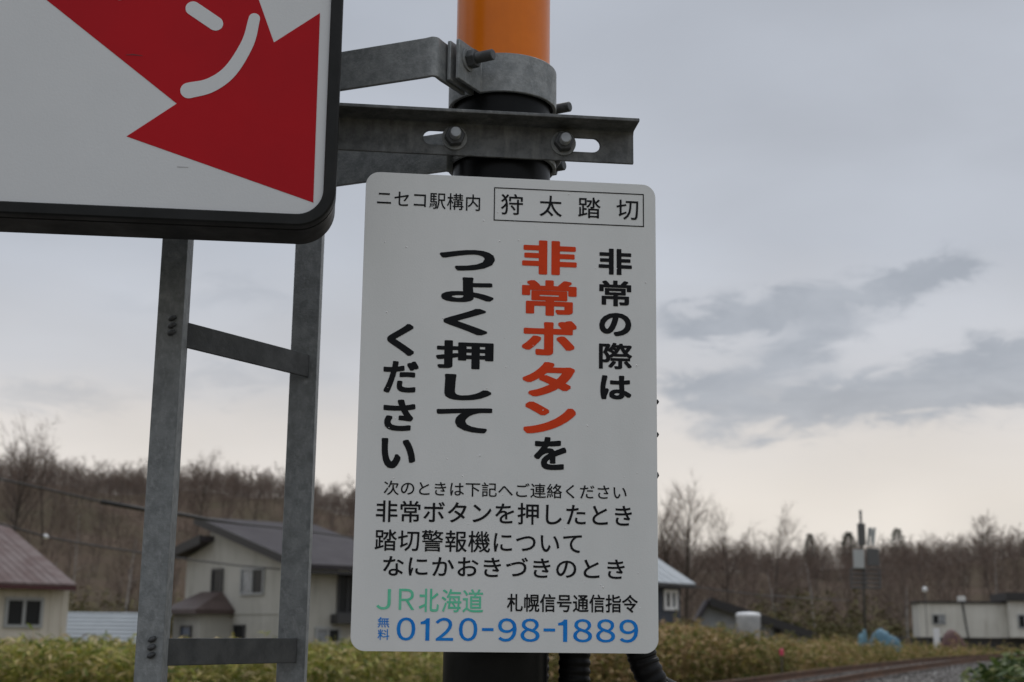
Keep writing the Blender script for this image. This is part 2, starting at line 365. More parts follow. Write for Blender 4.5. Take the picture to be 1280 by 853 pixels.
# arm plate bent away to the left
e2 = EAR; t2 = V((EAR.y, -EAR.x)); r0 = .0765
tw = .0155
a_in = PC + e2 * (r0 + .008) + t2 * tw; a_out = PC + e2 * (r0 + .058) + t2 * tw
KL = P(425, 92, 1.825)
b0 = a_out + e2 * .008; kn = P(541, 72, 1.768)
bend = [a_out, b0] + [V((kn.x + .007 * math.cos(t), kn.y + .006 + .007 * -math.sin(t))) for t in (.2, .6, 1.0, 1.4, 1.8)] + [V((kn.x - .010, kn.y + .004))]
endp = V((-.46, 1.825 + (KL.x + .46) * -.40 * -1))
arm = [a_in] + bend + [V((KL.x, 1.823)), endp]
ua = tag(MB().strap(arm, .0055, Z1b - .002, Z1t - .002).build('clamp_arm', GALV, None, autos=True, bevel=.0012), 'upper galvanised flat arm running left from the band clamp, above the slotted bar', 'bracket arm')
Z2t, Z2b = EYE + .702 , EYE + .652
lc = thing('pole_clamp', 'galvanised band clamp lower on the black pole, half hidden behind the slotted bar', 'clamp', (PX0, PY0, Z2b))
MB().strap(arc(-100, 259, .0765, 60), .0055, Z2b, Z2t).build('ring_band', GALV, lc, autos=True, bevel=.001)
bolt(V((PX0 + .066, PY0 + .062, (Z2t + Z2b) / 2)), V((.87, -.49, 0)), lc, .03, .0078)
pa = P(562, 190, 1.86); pb = P(421, 213, 1.94)
tag(MB().strap([(pa.x + .004, 1.868), (pa.x - .004, 1.862), (pb.x, 1.936), (-.46, 2.04)], .0055, Z2b - .016, Z2t - .008).build('clamp_arm', GALV, None, autos=True, bevel=.0012),
    'lower galvanised flat arm running left behind the slotted bar to the notice top', 'bracket arm')

# ---- slotted angle bar with U-bolt
YAW = .1124
bf = hframe(V((PX0, PY0 - PR - .013, 0)), YAW)        # front face of the upright flange
bar = thing('slotted_angle_bar', 'slotted galvanised angle bar bolted across the black pole above the white notice', 'angle bar', bf.p(0, 0))
def face_v(px, py): return bf.uv(px, py)
uR, vRb = face_v(792, 205); _, vTop = face_v(790, 166)
uL = -.62
def flat(frame, outline, holes, w0, w1, name, m, parent, bevel=0, res=1):
    """plate with real holes: 2D filled curve turned into a mesh"""
    cu = bpy.data.curves.new('c', 'CURVE'); cu.dimensions = '2D'; cu.fill_mode = 'BOTH'; cu.extrude = abs(w1 - w0) / 2
    for pts in [outline] + list(holes):
        sp = cu.splines.new('POLY'); sp.points.add(len(pts) - 1); sp.use_cyclic_u = True
        for q, (a, b) in zip(sp.points, pts): q.co = (a, b, 0, 1)
    ob = bpy.data.objects.new('c', cu); COL.objects.link(ob); bpy.context.view_layer.update()
    me = bpy.data.meshes.new_from_object(ob.evaluated_get(bpy.context.evaluated_depsgraph_get())); bpy.data.objects.remove(ob); bpy.data.curves.remove(cu)
    wc = (w0 + w1) / 2
    for v in me.vertices: v.co = frame.p(v.co.x, v.co.y, wc + v.co.z)
    me.name = name
    bm = bmesh.new(); bm.from_mesh(me); bmesh.ops.remove_doubles(bm, verts=bm.verts, dist=1e-6); bmesh.ops.recalc_face_normals(bm, faces=bm.faces); bm.to_mesh(me); bm.free()
    me.materials.clear(); o = link(name, me, m, parent)
    if bevel:
        md = o.modifiers.new('bevel', 'BEVEL'); md.width = bevel; md.segments = 2; md.limit_method = 'ANGLE'; md.angle_limit = math.radians(40)
    return o
def slot(u0, u1, v, r, n=10):
    pts = []
    for i in range(n + 1): a = -math.pi / 2 + math.pi * i / n; pts.append((u1 - r + r * math.cos(a), v + r * math.sin(a)))
    for i in range(n + 1): a = math.pi / 2 + math.pi * i / n; pts.append((u0 + r + r * math.cos(a), v + r * math.sin(a)))
    return pts
sL0 = face_v(529, 172)[0]; sL1 = face_v(582, 172)[0]; sR0 = face_v(690, 182)[0]; sR1 = face_v(750, 182)[0]
vS = (face_v(740, 173)[1] + face_v(740, 190.5)[1]) / 2; rS = (face_v(740, 173)[1] - face_v(740, 190.5)[1]) / 2
flat(bf, [(uL, vRb), (uR, vRb), (uR, vTop), (uL, vTop)], [slot(sL0, sL1, vS, rS), slot(sR0, sR1, vS, rS)], -.005, 0, 'upright_flange', GALVD, bar, bevel=.0008)
mb = MB(); mb.box(bf.p((uL + uR) / 2, vTop - .0015 + .004, .0195), bf.ex, bf.n, bf.ez, uR - uL, .049, .005); mb.build('top_flange', GALVD, bar, bevel=.001)
# small fillet in the corner
mb = MB(); mb.prism([bf.p(uL, vTop + .001, -.0005), bf.p(uL, vTop - .004, .0), bf.p(uL, vTop - .0012, .0012), bf.p(uL, vTop + .001, .004)], bf.ex * (uR - uL)); mb.build('corner_fillet', GALVD, bar)
ub = thing('u_bolt', 'U-bolt with two nuts gripping the slotted bar to the black pole', 'u-bolt', bf.p(0, vS))
uc0 = bf.uv(568, 172)[0]; uc1 = bf.uv(704, 180)[0]
for uu in (uc0, uc1): bolt(bf.p(uu, vS, 0), bf.n, ub, .026, .0078, tipmat=BOLTL, hexr=.0145)
um = (uc0 + uc1) / 2; ur = (uc1 - uc0) / 2; path = [bf.p(uc0, vS, -.004)]
for i in range(17): a = math.pi - math.pi * i / 16; path.append(bf.p(um + ur * math.cos(a), vS, -.075 - ur * math.sin(a)))
path.append(bf.p(uc1, vS, -.004)); MB().tube(path, .0075, 12).build('bow', BOLT, ub, smooth=True)

# ================================================================= WHITE NOTICE
lean = -.0178
sex = V((math.cos(YAW), math.sin(YAW), 0)); sn = V((math.sin(YAW), -math.cos(YAW), 0))
sez = V((0, 0, 1)) * math.cos(lean) - sn * math.sin(lean); snn = sn * math.cos(lean) + V((0, 0, 1)) * math.sin(lean)
snn = (-(sex.cross(sez))).normalized()
if snn.y > 0: snn = -snn
sf = Frame(V((-.0023, 1.76, EYE + .2802)), sex, sez, snn)
SW, SH = .3904, .6210
def rrect(w_, h_, r, n=8):
    pts = []
    for cx, cy, a0 in ((w_ / 2 - r, -h_ / 2 + r, -90), (w_ / 2 - r, h_ / 2 - r, 0), (-w_ / 2 + r, h_ / 2 - r, 90), (-w_ / 2 + r, -h_ / 2 + r, 180)):
        for i in range(n + 1): a = math.radians(a0 + 90 * i / n); pts.append((cx + r * math.cos(a), cy + r * math.sin(a)))
    return pts
notice = thing('notice_plate', 'white upright metal notice with black, red and blue Japanese emergency instructions, mounted on the pole', 'sign', sf.p(0, -SH / 2))
flat(sf, rrect(SW, SH, .018), [], -.002, 0, 'plate', WHITE, notice, bevel=.0004)
for vv in (.17, -.17):
    MB().box(sf.p(-.01, vv, -.014), sex, snn, sez, .20, .022, .04).build('rear_bracket', GALVD, notice, bevel=.002)
    c = PC; z_ = sf.p(0, vv).z
    MB().strap([PC + V((math.cos(math.radians(a)), math.sin(math.radians(a)))) * .0735 for a in range(-88, 273, 10)], .004, z_ - .02, z_ + .02).build('pole_band', GALVD, notice, autos=True)
# raindrop beads and specks on the sheet
mb = MB()
for i in range(70):
    u_, v_ = random.uniform(-.185, .185), random.uniform(-.3, .3); r = random.choice([.0006, .0008, .0010, .0013]); c = sf.p(u_, v_, 0)
    ring = [c + (sex * math.cos(a) + sez * math.sin(a)) * r for a in [k * math.pi / 3 for k in range(6)]]; ring2 = [c + (sex * math.cos(a) + sez * math.sin(a)) * r * .6 + snn * r * .45 for a in [k * math.pi / 3 for k in range(6)]]
    mb.add(ring + ring2 + [c + snn * r * .6], [(k, (k + 1) % 6, 6 + (k + 1) % 6, 6 + k) for k in range(6)] + [(6 + k, 6 + (k + 1) % 6, 12) for k in range(6)])
WATER = bpy.data.materials.new('rain_water'); WATER.use_nodes = True; _b = WATER.node_tree.nodes['Principled BSDF']; _b.inputs['Transmission Weight'].default_value = .25; _b.inputs['Roughness'].default_value = .05; _b.inputs['IOR'].default_value = 1.33; _b.inputs['Base Color'].default_value = (.95, .95, .95, 1)
setk(mb.build('raindrops', WATER, notice, smooth=True), 'stuff')
_gc = {}
def glyph(ch, off):
    """flat outline of one character; bold = the same outline stacked round a small circle, each copy a hair above the last"""
    key = (ch, off)
    if ch == 'one':      # plain gothic figure one: stem with a short flag
        P1 = [(.55, 0), (1, 0), (1, 1), (.66, 1), (.50, .92), (.28, .87), (0, .84), (0, .73), (.55, .74)]
        return np.array([(x, y, 0.) for x, y in P1]), [(0, 1, 2, 3, 4, 8), (4, 5, 6, 7, 8)]
    if key not in _gc:
        cu = bpy.data.curves.new('t', 'FONT'); cu.body = ch; cu.resolution_u = 4
        ob = bpy.data.objects.new('t', cu); COL.objects.link(ob); bpy.context.view_layer.update()
        me = bpy.data.meshes.new_from_object(ob.evaluated_get(bpy.context.evaluated_depsgraph_get())); bpy.data.objects.remove(ob); bpy.data.curves.remove(cu)
        v0 = np.array([(v.co[0], v.co[1], 0.) for v in me.vertices]); f0 = [tuple(p.vertices) for p in me.polygons]; bpy.data.meshes.remove(me)
        n = 1 if off < .002 else (6 if off < .015 else 16); vs = [v0]; fs = list(f0)
        if n > 1:
            for i in range(n):
                a = 2 * math.pi * (i + .5) / n; dx, dy = math.cos(a), math.sin(a)
                if n == 16: k = .9 / max(abs(dx), abs(dy)); dx, dy = dx * k, dy * k      # square brush keeps the corners crisp
                vs.append(v0 + [dx * off, dy * off, (i + 1) * 6e-6]); fs += [tuple(j + len(v0) * (i + 1) for j in f) for f in f0]
        _gc[key] = (np.concatenate(vs), fs)
    return _gc[key]
def lettering(chars, m, label=None, w_=.0004):
    """chars: list of (char, offset, mode, data); 'box' = photo pixel ink box, 'em' = centre and em size in photo pixels"""
    mb = MB()
    for ch, off, mode, d in chars:
        vs, fs = glyph(ch, off); zz_ = vs[:, 2]; vs = vs[:, :2]
        if mode == 'box':
            x0, y0, x1, y1 = d; xc, yc = (x0 + x1) / 2, (y0 + y1) / 2
            u0, _ = sf.uv(x0, yc); u1, _ = sf.uv(x1, yc); _, v0 = sf.uv(xc, y1); _, v1 = sf.uv(xc, y0)
            lo, hi = vs.min(0), vs.max(0)
            q = (vs - lo) / np.maximum(hi - lo, 1e-6); q = q * [u1 - u0, v1 - v0] + [u0, v0]
        else:
            xc, yc, ew, eh = d; u0, v0 = sf.uv(xc, yc); a = sf.uv(xc + 1, yc)[0] - u0; b = v0 - sf.uv(xc, yc + 1)[1]
            q = (vs - [.5, .38]) * [ew * a, eh * b] + [u0, v0]
        mb.add([sf.p(x, y, w_ + z) for (x, y), z in zip(q, zz_)], fs)
    me = bpy.data.meshes.new('lettering'); me.from_pydata(mb.v, [], mb.f); o = link('lettering', me, m, notice)
    if label: o['label'] = label
    return o
def line(txt, xa, ya, xb, yb, ew, eh, off, m, label):
    n = len(txt); cs = [(c, off, 'em', (xa + (xb - xa) * i / (n - 1), ya + (yb - ya) * i / (n - 1), ew, eh)) for i, c in enumerate(txt)]
    return lettering(cs, m, label)
B = .030
line('ニセコ駅構内', 480.5, 247.6, 591.3, 253.6, 21.6, 22, .007, BLACKP, 'small black station line at the top left')
line('狩太踏切', 640.1, 255.8, 784.7, 262.1, 29.5, 27.8, .008, BLACKP, 'boxed black crossing name at the top right')
lettering([('非', 0.035, 'box', (748.3, 311.3, 789.7, 343.8)), ('常', 0.028, 'box', (749, 351, 789, 383.2)), ('の', 0.040, 'box', (749, 391.4, 789, 420.5)),
           ('際', 0.024, 'box', (748.6, 428.9, 790.1, 461.7)), ('は', 0.040, 'box', (750.3, 469.7, 789, 499.7))], BLACKP, 'bold black column at the right')
lettering([('非', 0.042, 'box', (652.6, 301.2, 720.9, 343.8)), ('常', 0.035, 'box', (652.3, 350.7, 720.7, 395)), ('ボ', 0.045, 'box', (652.2, 400.8, 720.9, 444.6)),
           ('タ', 0.045, 'box', (652.9, 452.8, 718.6, 496.2)), ('ン', 0.050, 'box', (654, 502.7, 719.8, 542.6))], ORANGERED, 'large orange-red column')
lettering([('を', 0.040, 'box', (667.4, 546.6, 708, 587.7))], BLACKP, 'bold black letter under the red column')
lettering([('つ', 0.042, 'box', (549.5, 312.5, 618.5, 338.9)), ('よ', 0.042, 'box', (551.5, 347, 617.2, 378.2)), ('く', 0.045, 'box', (554.1, 385.7, 609.5, 418.9)),
           ('押', 0.038, 'box', (545, 426.2, 616.9, 461.4)), ('し', 0.047, 'box', (555.5, 468.3, 614.4, 500.8)), ('て', 0.042, 'box', (545.4, 509.9, 615.1, 541.4))], BLACKP, 'wide bold black column left of the red one')
lettering([('く', 0.042, 'box', (483.9, 404.8, 517.9, 444.9)), ('だ', 0.035, 'box', (479, 451.6, 523, 491.5)), ('さ', 0.040, 'box', (479, 499.6, 519.1, 539)), ('い', 0.042, 'box', (476.5, 548.1, 519.1, 585.8))], BLACKP, 'leftmost bold black column')
line('次のときは下記へご連絡ください', 489.2, 609.9, 774.5, 615.8, 20.2, 19.4, .008, BLACKP, 'first small line of the lower text')
line('非常ボタンを押したとき', 483.3, 639.2, 779, 644.8, 29.2, 28.8, .012, BLACKP, 'second line of the lower text')
line('踏切警報機について', 482.1, 675.2, 716, 679.4, 28.8, 28.6, .010, BLACKP, 'third line of the lower text')
line('なにかおきづきのとき', 491.4, 707.5, 769.7, 711.6, 30, 28, .012, BLACKP, 'fourth line of the lower text')
lettering([('Ｊ', .004, 'box', (470.5, 736.4, 488.4, 762.2)), ('Ｒ', .004, 'box', (498.6, 736.2, 518, 762.6)), ('北', .014, 'box', (523.6, 736, 548.6, 765.3)),
           ('海', .010, 'box', (552, 736.5, 576.7, 765.6)), ('道', .010, 'box', (578.3, 736.6, 604, 766))], GREENP, 'green railway company name')
line('札幌信号通信指令', 643.8, 753.6, 787.3, 755.0, 20.4, 23.6, .016, BLACKP, 'small black office name at the lower right')
lettering([('無', .008, 'box', (472, 771.6, 486.8, 784.6)), ('料', .008, 'box', (472, 786.6, 486.8, 800.2))], BLUEP, 'two tiny blue letters before the number')
nb_ = [('０', 495.8, 772, 519.2, 801), ('one', 525.6, 773, 536.9, 801), ('２', 544.4, 772.4, 566.6, 801.2), ('０', 573.6, 772.6, 596.7, 801.6), ('－', 602.5, 785.3, 616.9, 789), ('９', 622.5, 773, 645.8, 802.4),
       ('８', 650.7, 773.4, 674.5, 802.6), ('－', 679.4, 785.8, 693.8, 789.6), ('one', 697.6, 774.6, 709, 802.6), ('８', 716.5, 774, 740, 803.2), ('８', 745.2, 774.2, 768.8, 803.4), ('９', 774.2, 774.6, 797.7, 803.7)]
lettering([(c, .010, 'box', (a, b, c2, d)) for c, a, b, c2, d in nb_], BLUEP, 'blue telephone number')
# thin box round the crossing name
q = [sf.uv(617.3, 234.9), sf.uv(804.8, 242.3), sf.uv(804.8, 283.6), sf.uv(617.3, 276.4)]
x0, x1 = (q[0][0] + q[3][0]) / 2, (q[1][0] + q[2][0]) / 2; y1, y0 = (q[0][1] + q[1][1]) / 2, (q[2][1] + q[3][1]) / 2; t = .0014
mb = MB()
for (a, b, c, d) in ((x0, y0, x1, y0 + t), (x0, y1 - t, x1, y1), (x0, y0 + t, x0 + t, y1 - t), (x1 - t, y0 + t, x1, y1 - t)):
    mb.add([sf.p(a, b, .0004), sf.p(c, b, .0004), sf.p(c, d, .0004), sf.p(a, d, .0004)], [(0, 1, 2, 3)])
mb.build('text_border', BLACKP, notice)['label'] = 'thin black box round the crossing name'

# ================================================================= LARGE ARROW SIGN
af = hframe(P(405, 235, 1.672), YAW)
uWR = (af.uv(413.3, 4)[0] + af.uv(406, 235)[0]) / 2; vWB = (af.uv(60, 254.5)[1] + af.uv(340, 269)[1]) / 2
WL, WT = -1.05, .62
asg = thing('arrow_sign', 'large white sign with black rim and dark red arrow, cut by the top left corner', 'sign', af.p(uWR - .4, vWB, .02))
wcx, wcy, ww, wh = (WL + uWR) / 2, (WT + vWB) / 2, uWR - WL, WT - vWB
pts = [(a + wcx, b + wcy) for a, b in rrect(ww + .004, wh + .004, .034, 12)]
flat(af, pts, [], -.004, 0, 'panel', WHITE2, asg)
prof = [(-.0005, -.003), (-.0005, .004), (.001, .0055), (.013, .0055), (.0150, .004), (.0155, .001), (.0155, -.010), (.0135, -.012), (.0135, -.016), (.0150, -.018), (.0150, -.030), (.0130, -.032), (.0130, -.090), (.011, -.092), (-.05, -.092)]
vs = []; n = 12; k = 4 * (n + 1)
for (o_, w_) in prof:
    for a, b in rrect(ww + 2 * o_, wh + 2 * o_, .034 + o_ if o_ > -.03 else .01, n): vs.append(af.p(a + wcx, b + wcy, w_))
fs = [(i * k + j, i * k + (j + 1) % k, (i + 1) * k + (j + 1) % k, (i + 1) * k + j) for i in range(len(prof) - 1) for j in range(k)]
MB().add(vs, fs).build('rim', RUBBER, asg, autos=True)
pts = [(a + wcx, b + wcy) for a, b in rrect(ww - .08, wh - .08, .02, 3)]
flat(af, pts, [], -.091, -.086, 'back_panel', GALVD, asg)
def ap(px, py): return af.uv(px, py)
ao = [ap(158.2, 170.8), ap(391.6, 253.5), ap(400, 16.6), ap(342.4, 53.4), ap(323.5, 0), ap(300, -66), ap(262, -170), ap(-10, -170), ap(-70, -108), ap(58, 0), ap(221, 129.8)]
mb = MB(); mb.prism([af.p(a, b, .0001) for a, b in ao], af.n * .0003); mb.build('arrow', RED, asg)
def stroke(pts, rads, w_, name, m, parent):
    """round-ended brush stroke on the sign face"""
    pts = [V(p) for p in pts]; k_ = len(pts); L = []; R_ = []
    for i in range(k_):
        d = (pts[min(i + 1, k_ - 1)] - pts[max(i - 1, 0)]).normalized(); nn = V((-d.y, d.x)); L.append(pts[i] + nn * rads[i]); R_.append(pts[i] - nn * rads[i])
    d = (pts[-1] - pts[-2]).normalized(); a0 = math.atan2(d.y, d.x); c1 = [pts[-1] + V((math.cos(a0 + math.radians(t)), math.sin(a0 + math.radians(t)))) * rads[-1] for t in range(75, -76, -15)]
    d = (pts[0] - pts[1]).normalized(); a0 = math.atan2(d.y, d.x); c0 = [pts[0] + V((math.cos(a0 + math.radians(t)), math.sin(a0 + math.radians(t)))) * rads[0] for t in range(75, -76, -15)]
    out = L + c1 + R_[::-1] + c0
    return [(p.x, p.y) for p in out]
pxm = af.uv(301, 100)[0] - af.uv(300, 100)[0]
def cm(pp, k_=6):
    pp = [2 * V(pp[0]) - V(pp[1])] + [V(x) for x in pp] + [2 * V(pp[-1]) - V(pp[-2])]; return catmull(pp + [pp[-1]], k_)[:-1] if False else catmull(pp, k_)
c_ = cm([ap(318, 23.6), ap(309.5, 54.5), ap(288, 89), ap(263, 107), ap(236, 113.6)])
o1 = stroke(c_, [pxm * (7.2 + 3.3 * i / (len(c_) - 1)) for i in range(len(c_))], 0, '', None, None)
o2 = stroke([ap(241.5, 11), ap(269.5, 30)], [pxm * 9.6] * 2, 0, '', None, None)
o3 = stroke([ap(150, -8), ap(112, -30)], [pxm * 9.3] * 2, 0, '', None, None)
for oo in (o1, o2, o3): flat(af, oo, [], .0005, .0008, 'letter_stroke', WHITE2, asg)
# scuffs on the sheet
SCUFF = mat('grey_scuff', (.48, .49, .50), .6); SCUFFR = mat('dark_scuff', (.15, .012, .016), .6)
flat(af, stroke([ap(222, 208.6), ap(235, 209.4)], [pxm * .9, pxm * .5], 0, '', None, None), [], .0001, .0003, 'scuff', SCUFF, asg)
flat(af, stroke([ap(158, 69), ap(166, 68.6), ap(178, 70.2)], [pxm * .4, pxm * .9, pxm * .4], 0, '', None, None), [], .0005, .0007, 'scuff', SCUFFR, asg)
# mounting lugs between box and angle bar
for uu in (-.32, -.52): MB().box(bf.p(uu, (vTop + vRb) / 2, .028), bf.ex, bf.n, bf.ez, .05, .054, .034).build('mounting_lug', GALVD, asg, bevel=.002)

# ================================================================= LADDER FRAME
lad = thing('ladder', 'grey galvanised steel ladder with flat rungs standing behind the arrow sign', 'ladder', (-.4, 2.0, 0))
Y1, Y2 = 1.90, 2.165
def stringer(x0, x1, Y, dep, th=.005):
    pts = [V((x0, Y, 0)), V((x1, Y, 0)), V((x1, Y + dep, 0)), V((x1 - th, Y + dep, 0)), V((x1 - th, Y + th, 0)), V((x0, Y + th, 0))]
    return MB().prism(pts, V((0, 0, 3.9))).build('stringer', GALVS, lad, bevel=.0013)
GALVS = mat('galvanised_stringer', (.25, .268, .275), .6, .3, .4, vscale=50, col2=(.18, .194, .20), bump=.5, bscale=230, rvary=.12, detail=8, streak=(130, (1, 1, .6), (.35, .37, .378), .6))
xl0, xl1 = P(185, 570, Y1).x, P(218.5, 570, Y1).x; xr0, xr1 = P(357.4, 570, Y2).x, P(391.5, 570, Y2).x
stringer(xl0, xl1, Y1, .036); stringer(xr0, xr1, Y2, .030)
RUNGM = mat('dark_galvanised_rung', (.105, .11, .112), .65, .2, .25, vscale=24, col2=(.07, .074, .076), bump=.3, bscale=120, rvary=.1, detail=6)
zu = (P(236, 418.5, Y1 + .03).z + P(383, 457.5, Y2 - .008).z) / 2; zl = (P(215, 814.5, Y1 + .03).z + P(367, 814, Y2 - .008).z) / 2
for zz, xe in ((zu, P(383, 457, Y2 - .006).x), (zl, P(367.5, 814, Y2 - .006).x), (zl - (zu - zl), P(360, 814, Y2 - .006).x), (2 * zu - zl, P(383, 457, Y2 - .006).x), (3 * zu - 2 * zl, P(383, 457, Y2 - .006).x), (zl - 2 * (zu - zl), P(360, 814, Y2 - .006).x)):
    x_s = xl1 - .0025
    MB().strap([(x_s, Y1 + .03), (xe, Y2 - .008), (xe + .001, Y2 + .0)], .005, zz - .0185, zz + .0185).build('rung', RUNGM, lad, autos=True, bevel=.001)
    mb = MB()
    for dz in (-.0105, 0, .0105):
        c = V(((xl0 + xl1) / 2 + .004, Y1 - .001, zz + .006 + dz)); path = [c + V((-.006 + .002 * k, 0, .0022 * math.sin(k))) for k in range(7)]
        mb.tube([c + V((-.0045, 0, -.0015)), c + V((-.002, -.002, -.0005)), c + V((.001, -.003, .001)), c + V((.0045, -.001, .003))], [.0022, .0036, .0038, .0026], 10)
    mb.build('weld_bead', BOLT, lad, smooth=True)

# ================================================================= CORRUGATED CONDUITS
def conduit(ctrl, r, label, pitch=.0115):
    pts = [V(p) for p in ctrl]; pts = [2 * pts[0] - pts[1]] + pts + [2 * pts[-1] - pts[-2]]; c = catmull(pts, 20)
    L = [0]
    for a, b in zip(c, c[1:]): L.append(L[-1] + (b - a).length)
    tot_ = L[-1]; path = []; rad = []; n = int(tot_ / pitch * 6)
    for i in range(n):
        s_ = tot_ * i / n; j = max(0, min(len(c) - 2, np.searchsorted(L, s_) - 1)); f = (s_ - L[j]) / max(1e-9, L[j + 1] - L[j]); path.append(c[j].lerp(c[j + 1], f))
        ph = (i % 6) / 6; rad.append(r * (1.0 if ph < .5 else .94))
    o = MB().tube(path, rad, 28).build('corrugated_conduit', CONDUIT, None, autos=True)
    return tag(o, label, 'conduit')
c1 = P(718, 838, 1.93)
conduit([(PX0 + .055, 1.96, 2.05), (PX0 + .055, 1.962, 1.6), (PX0 + .052, 1.962, 1.3), (PX0 + .052, 1.96, .6), (PX0 + .05, 1.96, .02)], .021, 'black corrugated conduit pressed against the right side of the black pole')
conduit([(PX0 + .06, 2.02, 2.0), (c1.x - .01, 1.98, 1.8), (c1.x, 1.94, 1.6), (c1.x, 1.93, 1.3), (c1.x + .01, 1.93, .6), (c1.x + .02, 1.93, .02)], .0222, 'black corrugated conduit hanging straight down just right of the pole')
pts3 = [P(760, 330, 1.98), P(788, 430, 1.93), P(799.5, 500, 1.9), P(800, 570, 1.9), P(796, 680, 1.9), P(794, 780, 1.9), P(803, 822, 1.9), P(818, 858, 1.9), P(850, 930, 1.92)]
pts3 += [V((pts3[-1].x + .03, 1.93, .9)), V((pts3[-1].x + .04, 1.94, .02))]
c3 = conduit(pts3, .0205, 'black corrugated conduit bending out to the lower right from behind the white notice')
for (px, py, s_) in ((821.5, 502, .004), (821.5, 543, .004), (821.0, 595, .0065)):
    MB().tube([P(px - 6, py, 1.9), P(px, py + 1, 1.9), P(px + 1.6, py + 2, 1.9)], [s_, s_, s_ * .5], 8).build('cable_tie', CONDUIT, c3)

# ================================================================= BUILDINGS
def window(fr, u0, v0, u1, v1, parent, pm=GLASS, fm=FRAMEW, t=.06, mull=True, dep=.08):
    """frame standing proud of the wall, recessed pane behind it; rectangle in wall coordinates"""
    mb = MB(); ct = fr.p((u0 + u1) / 2, (v0 + v1) / 2, 0)
    def bx(a, b, c, d, w0, w1): mb.box(fr.p((a + c) / 2, (b + d) / 2, (w0 + w1) / 2), fr.ex, fr.n, fr.ez, c - a, w1 - w0, d - b)
    bx(u0, v0, u1, v0 + t, .002, dep); bx(u0, v1 - t, u1, v1, .002, dep); bx(u0, v0 + t, u0 + t, v1 - t, .002, dep); bx(u1 - t, v0 + t, u1, v1 - t, .002, dep)
    if mull: c = (u0 + u1) / 2; bx(c - t / 2, v0 + t, c + t / 2, v1 - t, .002, dep * .8)
    o = mb.build('window', fm, parent)
    n_ = 2 if mull else 1
    for i in range(n_):
        a = u0 + t + (u1 - u0 - 2 * t) * i / n_; b = u0 + t + (u1 - u0 - 2 * t) * (i + 1) / n_
        p_ = MB().box(fr.p((a + b) / 2, (v0 + v1) / 2, .02), fr.ex, fr.n, fr.ez, b - a, .012, v1 - v0 - 2 * t).build('pane', pm if not isinstance(pm, tuple) else pm[i % len(pm)], None)
        p_.parent = o
    return o
def pxwin(fr, x0, y0, x1, y1, parent, **k):
    a, b = fr.uv(x0, (y0 + y1) / 2)[0], fr.uv(x1, (y0 + y1) / 2)[0]; c, d = fr.uv((x0 + x1) / 2, y1)[1], fr.uv((x0 + x1) / 2, y0)[1]
    return window(fr, a, c, b, d, parent, **k)
CREAM = mat('cream_siding', (.60, .56, .48), .8, vscale=.8, col2=(.55, .51, .44), detail=6, streak=(3, (1, 1, .2), (.36, .33, .27), .5))
BEIGE = mat('beige_siding', (.46, .45, .41), .85, 0, .2, vscale=.7, col2=(.42, .41, .37), detail=6, streak=(2.5, (1, 1, .2), (.25, .24, .21), .5))
ROOFR = mat('faded_red_metal_roof', (.145, .105, .100), .75, 0, .12, vscale=1.5, col2=(.205, .17, .165), detail=8)
ROOFD = mat('dark_grey_metal_roof', (.062, .056, .062), .75, 0, .12, vscale=1, col2=(.078, .072, .078))
ROOFB = mat('pale_blue_metal_roof', (.40, .43, .455), .65, 0, .2, vscale=1, col2=(.34, .37, .395))
ROOFM = mat('maroon_porch_roof', (.06, .04, .036), .6, vscale=2, col2=(.08, .055, .05))
FASC = mat('dark_fascia', (.03, .028, .028), .6); FASCR = mat('red_fascia', (.06, .014, .016), .6)
SLATE = mat('slate_blue_siding', (.055, .065, .085), .7, vscale=1, col2=(.045, .052, .068)); PALEG = mat('pale_grey_siding', (.36, .38, .40), .8, vscale=1, col2=(.30, .32, .34))
CONC = mat('weathered_concrete', (.26, .25, .235), .9, vscale=2, col2=(.18, .17, .16))
Zv = V((0, 0, 1))
def slab(p0, p1, back, th, name, m, parent):
    """roof slab: edge p0-p1 swept by 'back'; thickness downward-normal"""
    d = (p1 - p0).normalized(); nn = d.cross(back.normalized()).normalized()
    if nn.z < 0: nn = -nn
    return MB().prism([p0, p1, p1 + nn * th, p0 + nn * th], back).build(name, m, parent)
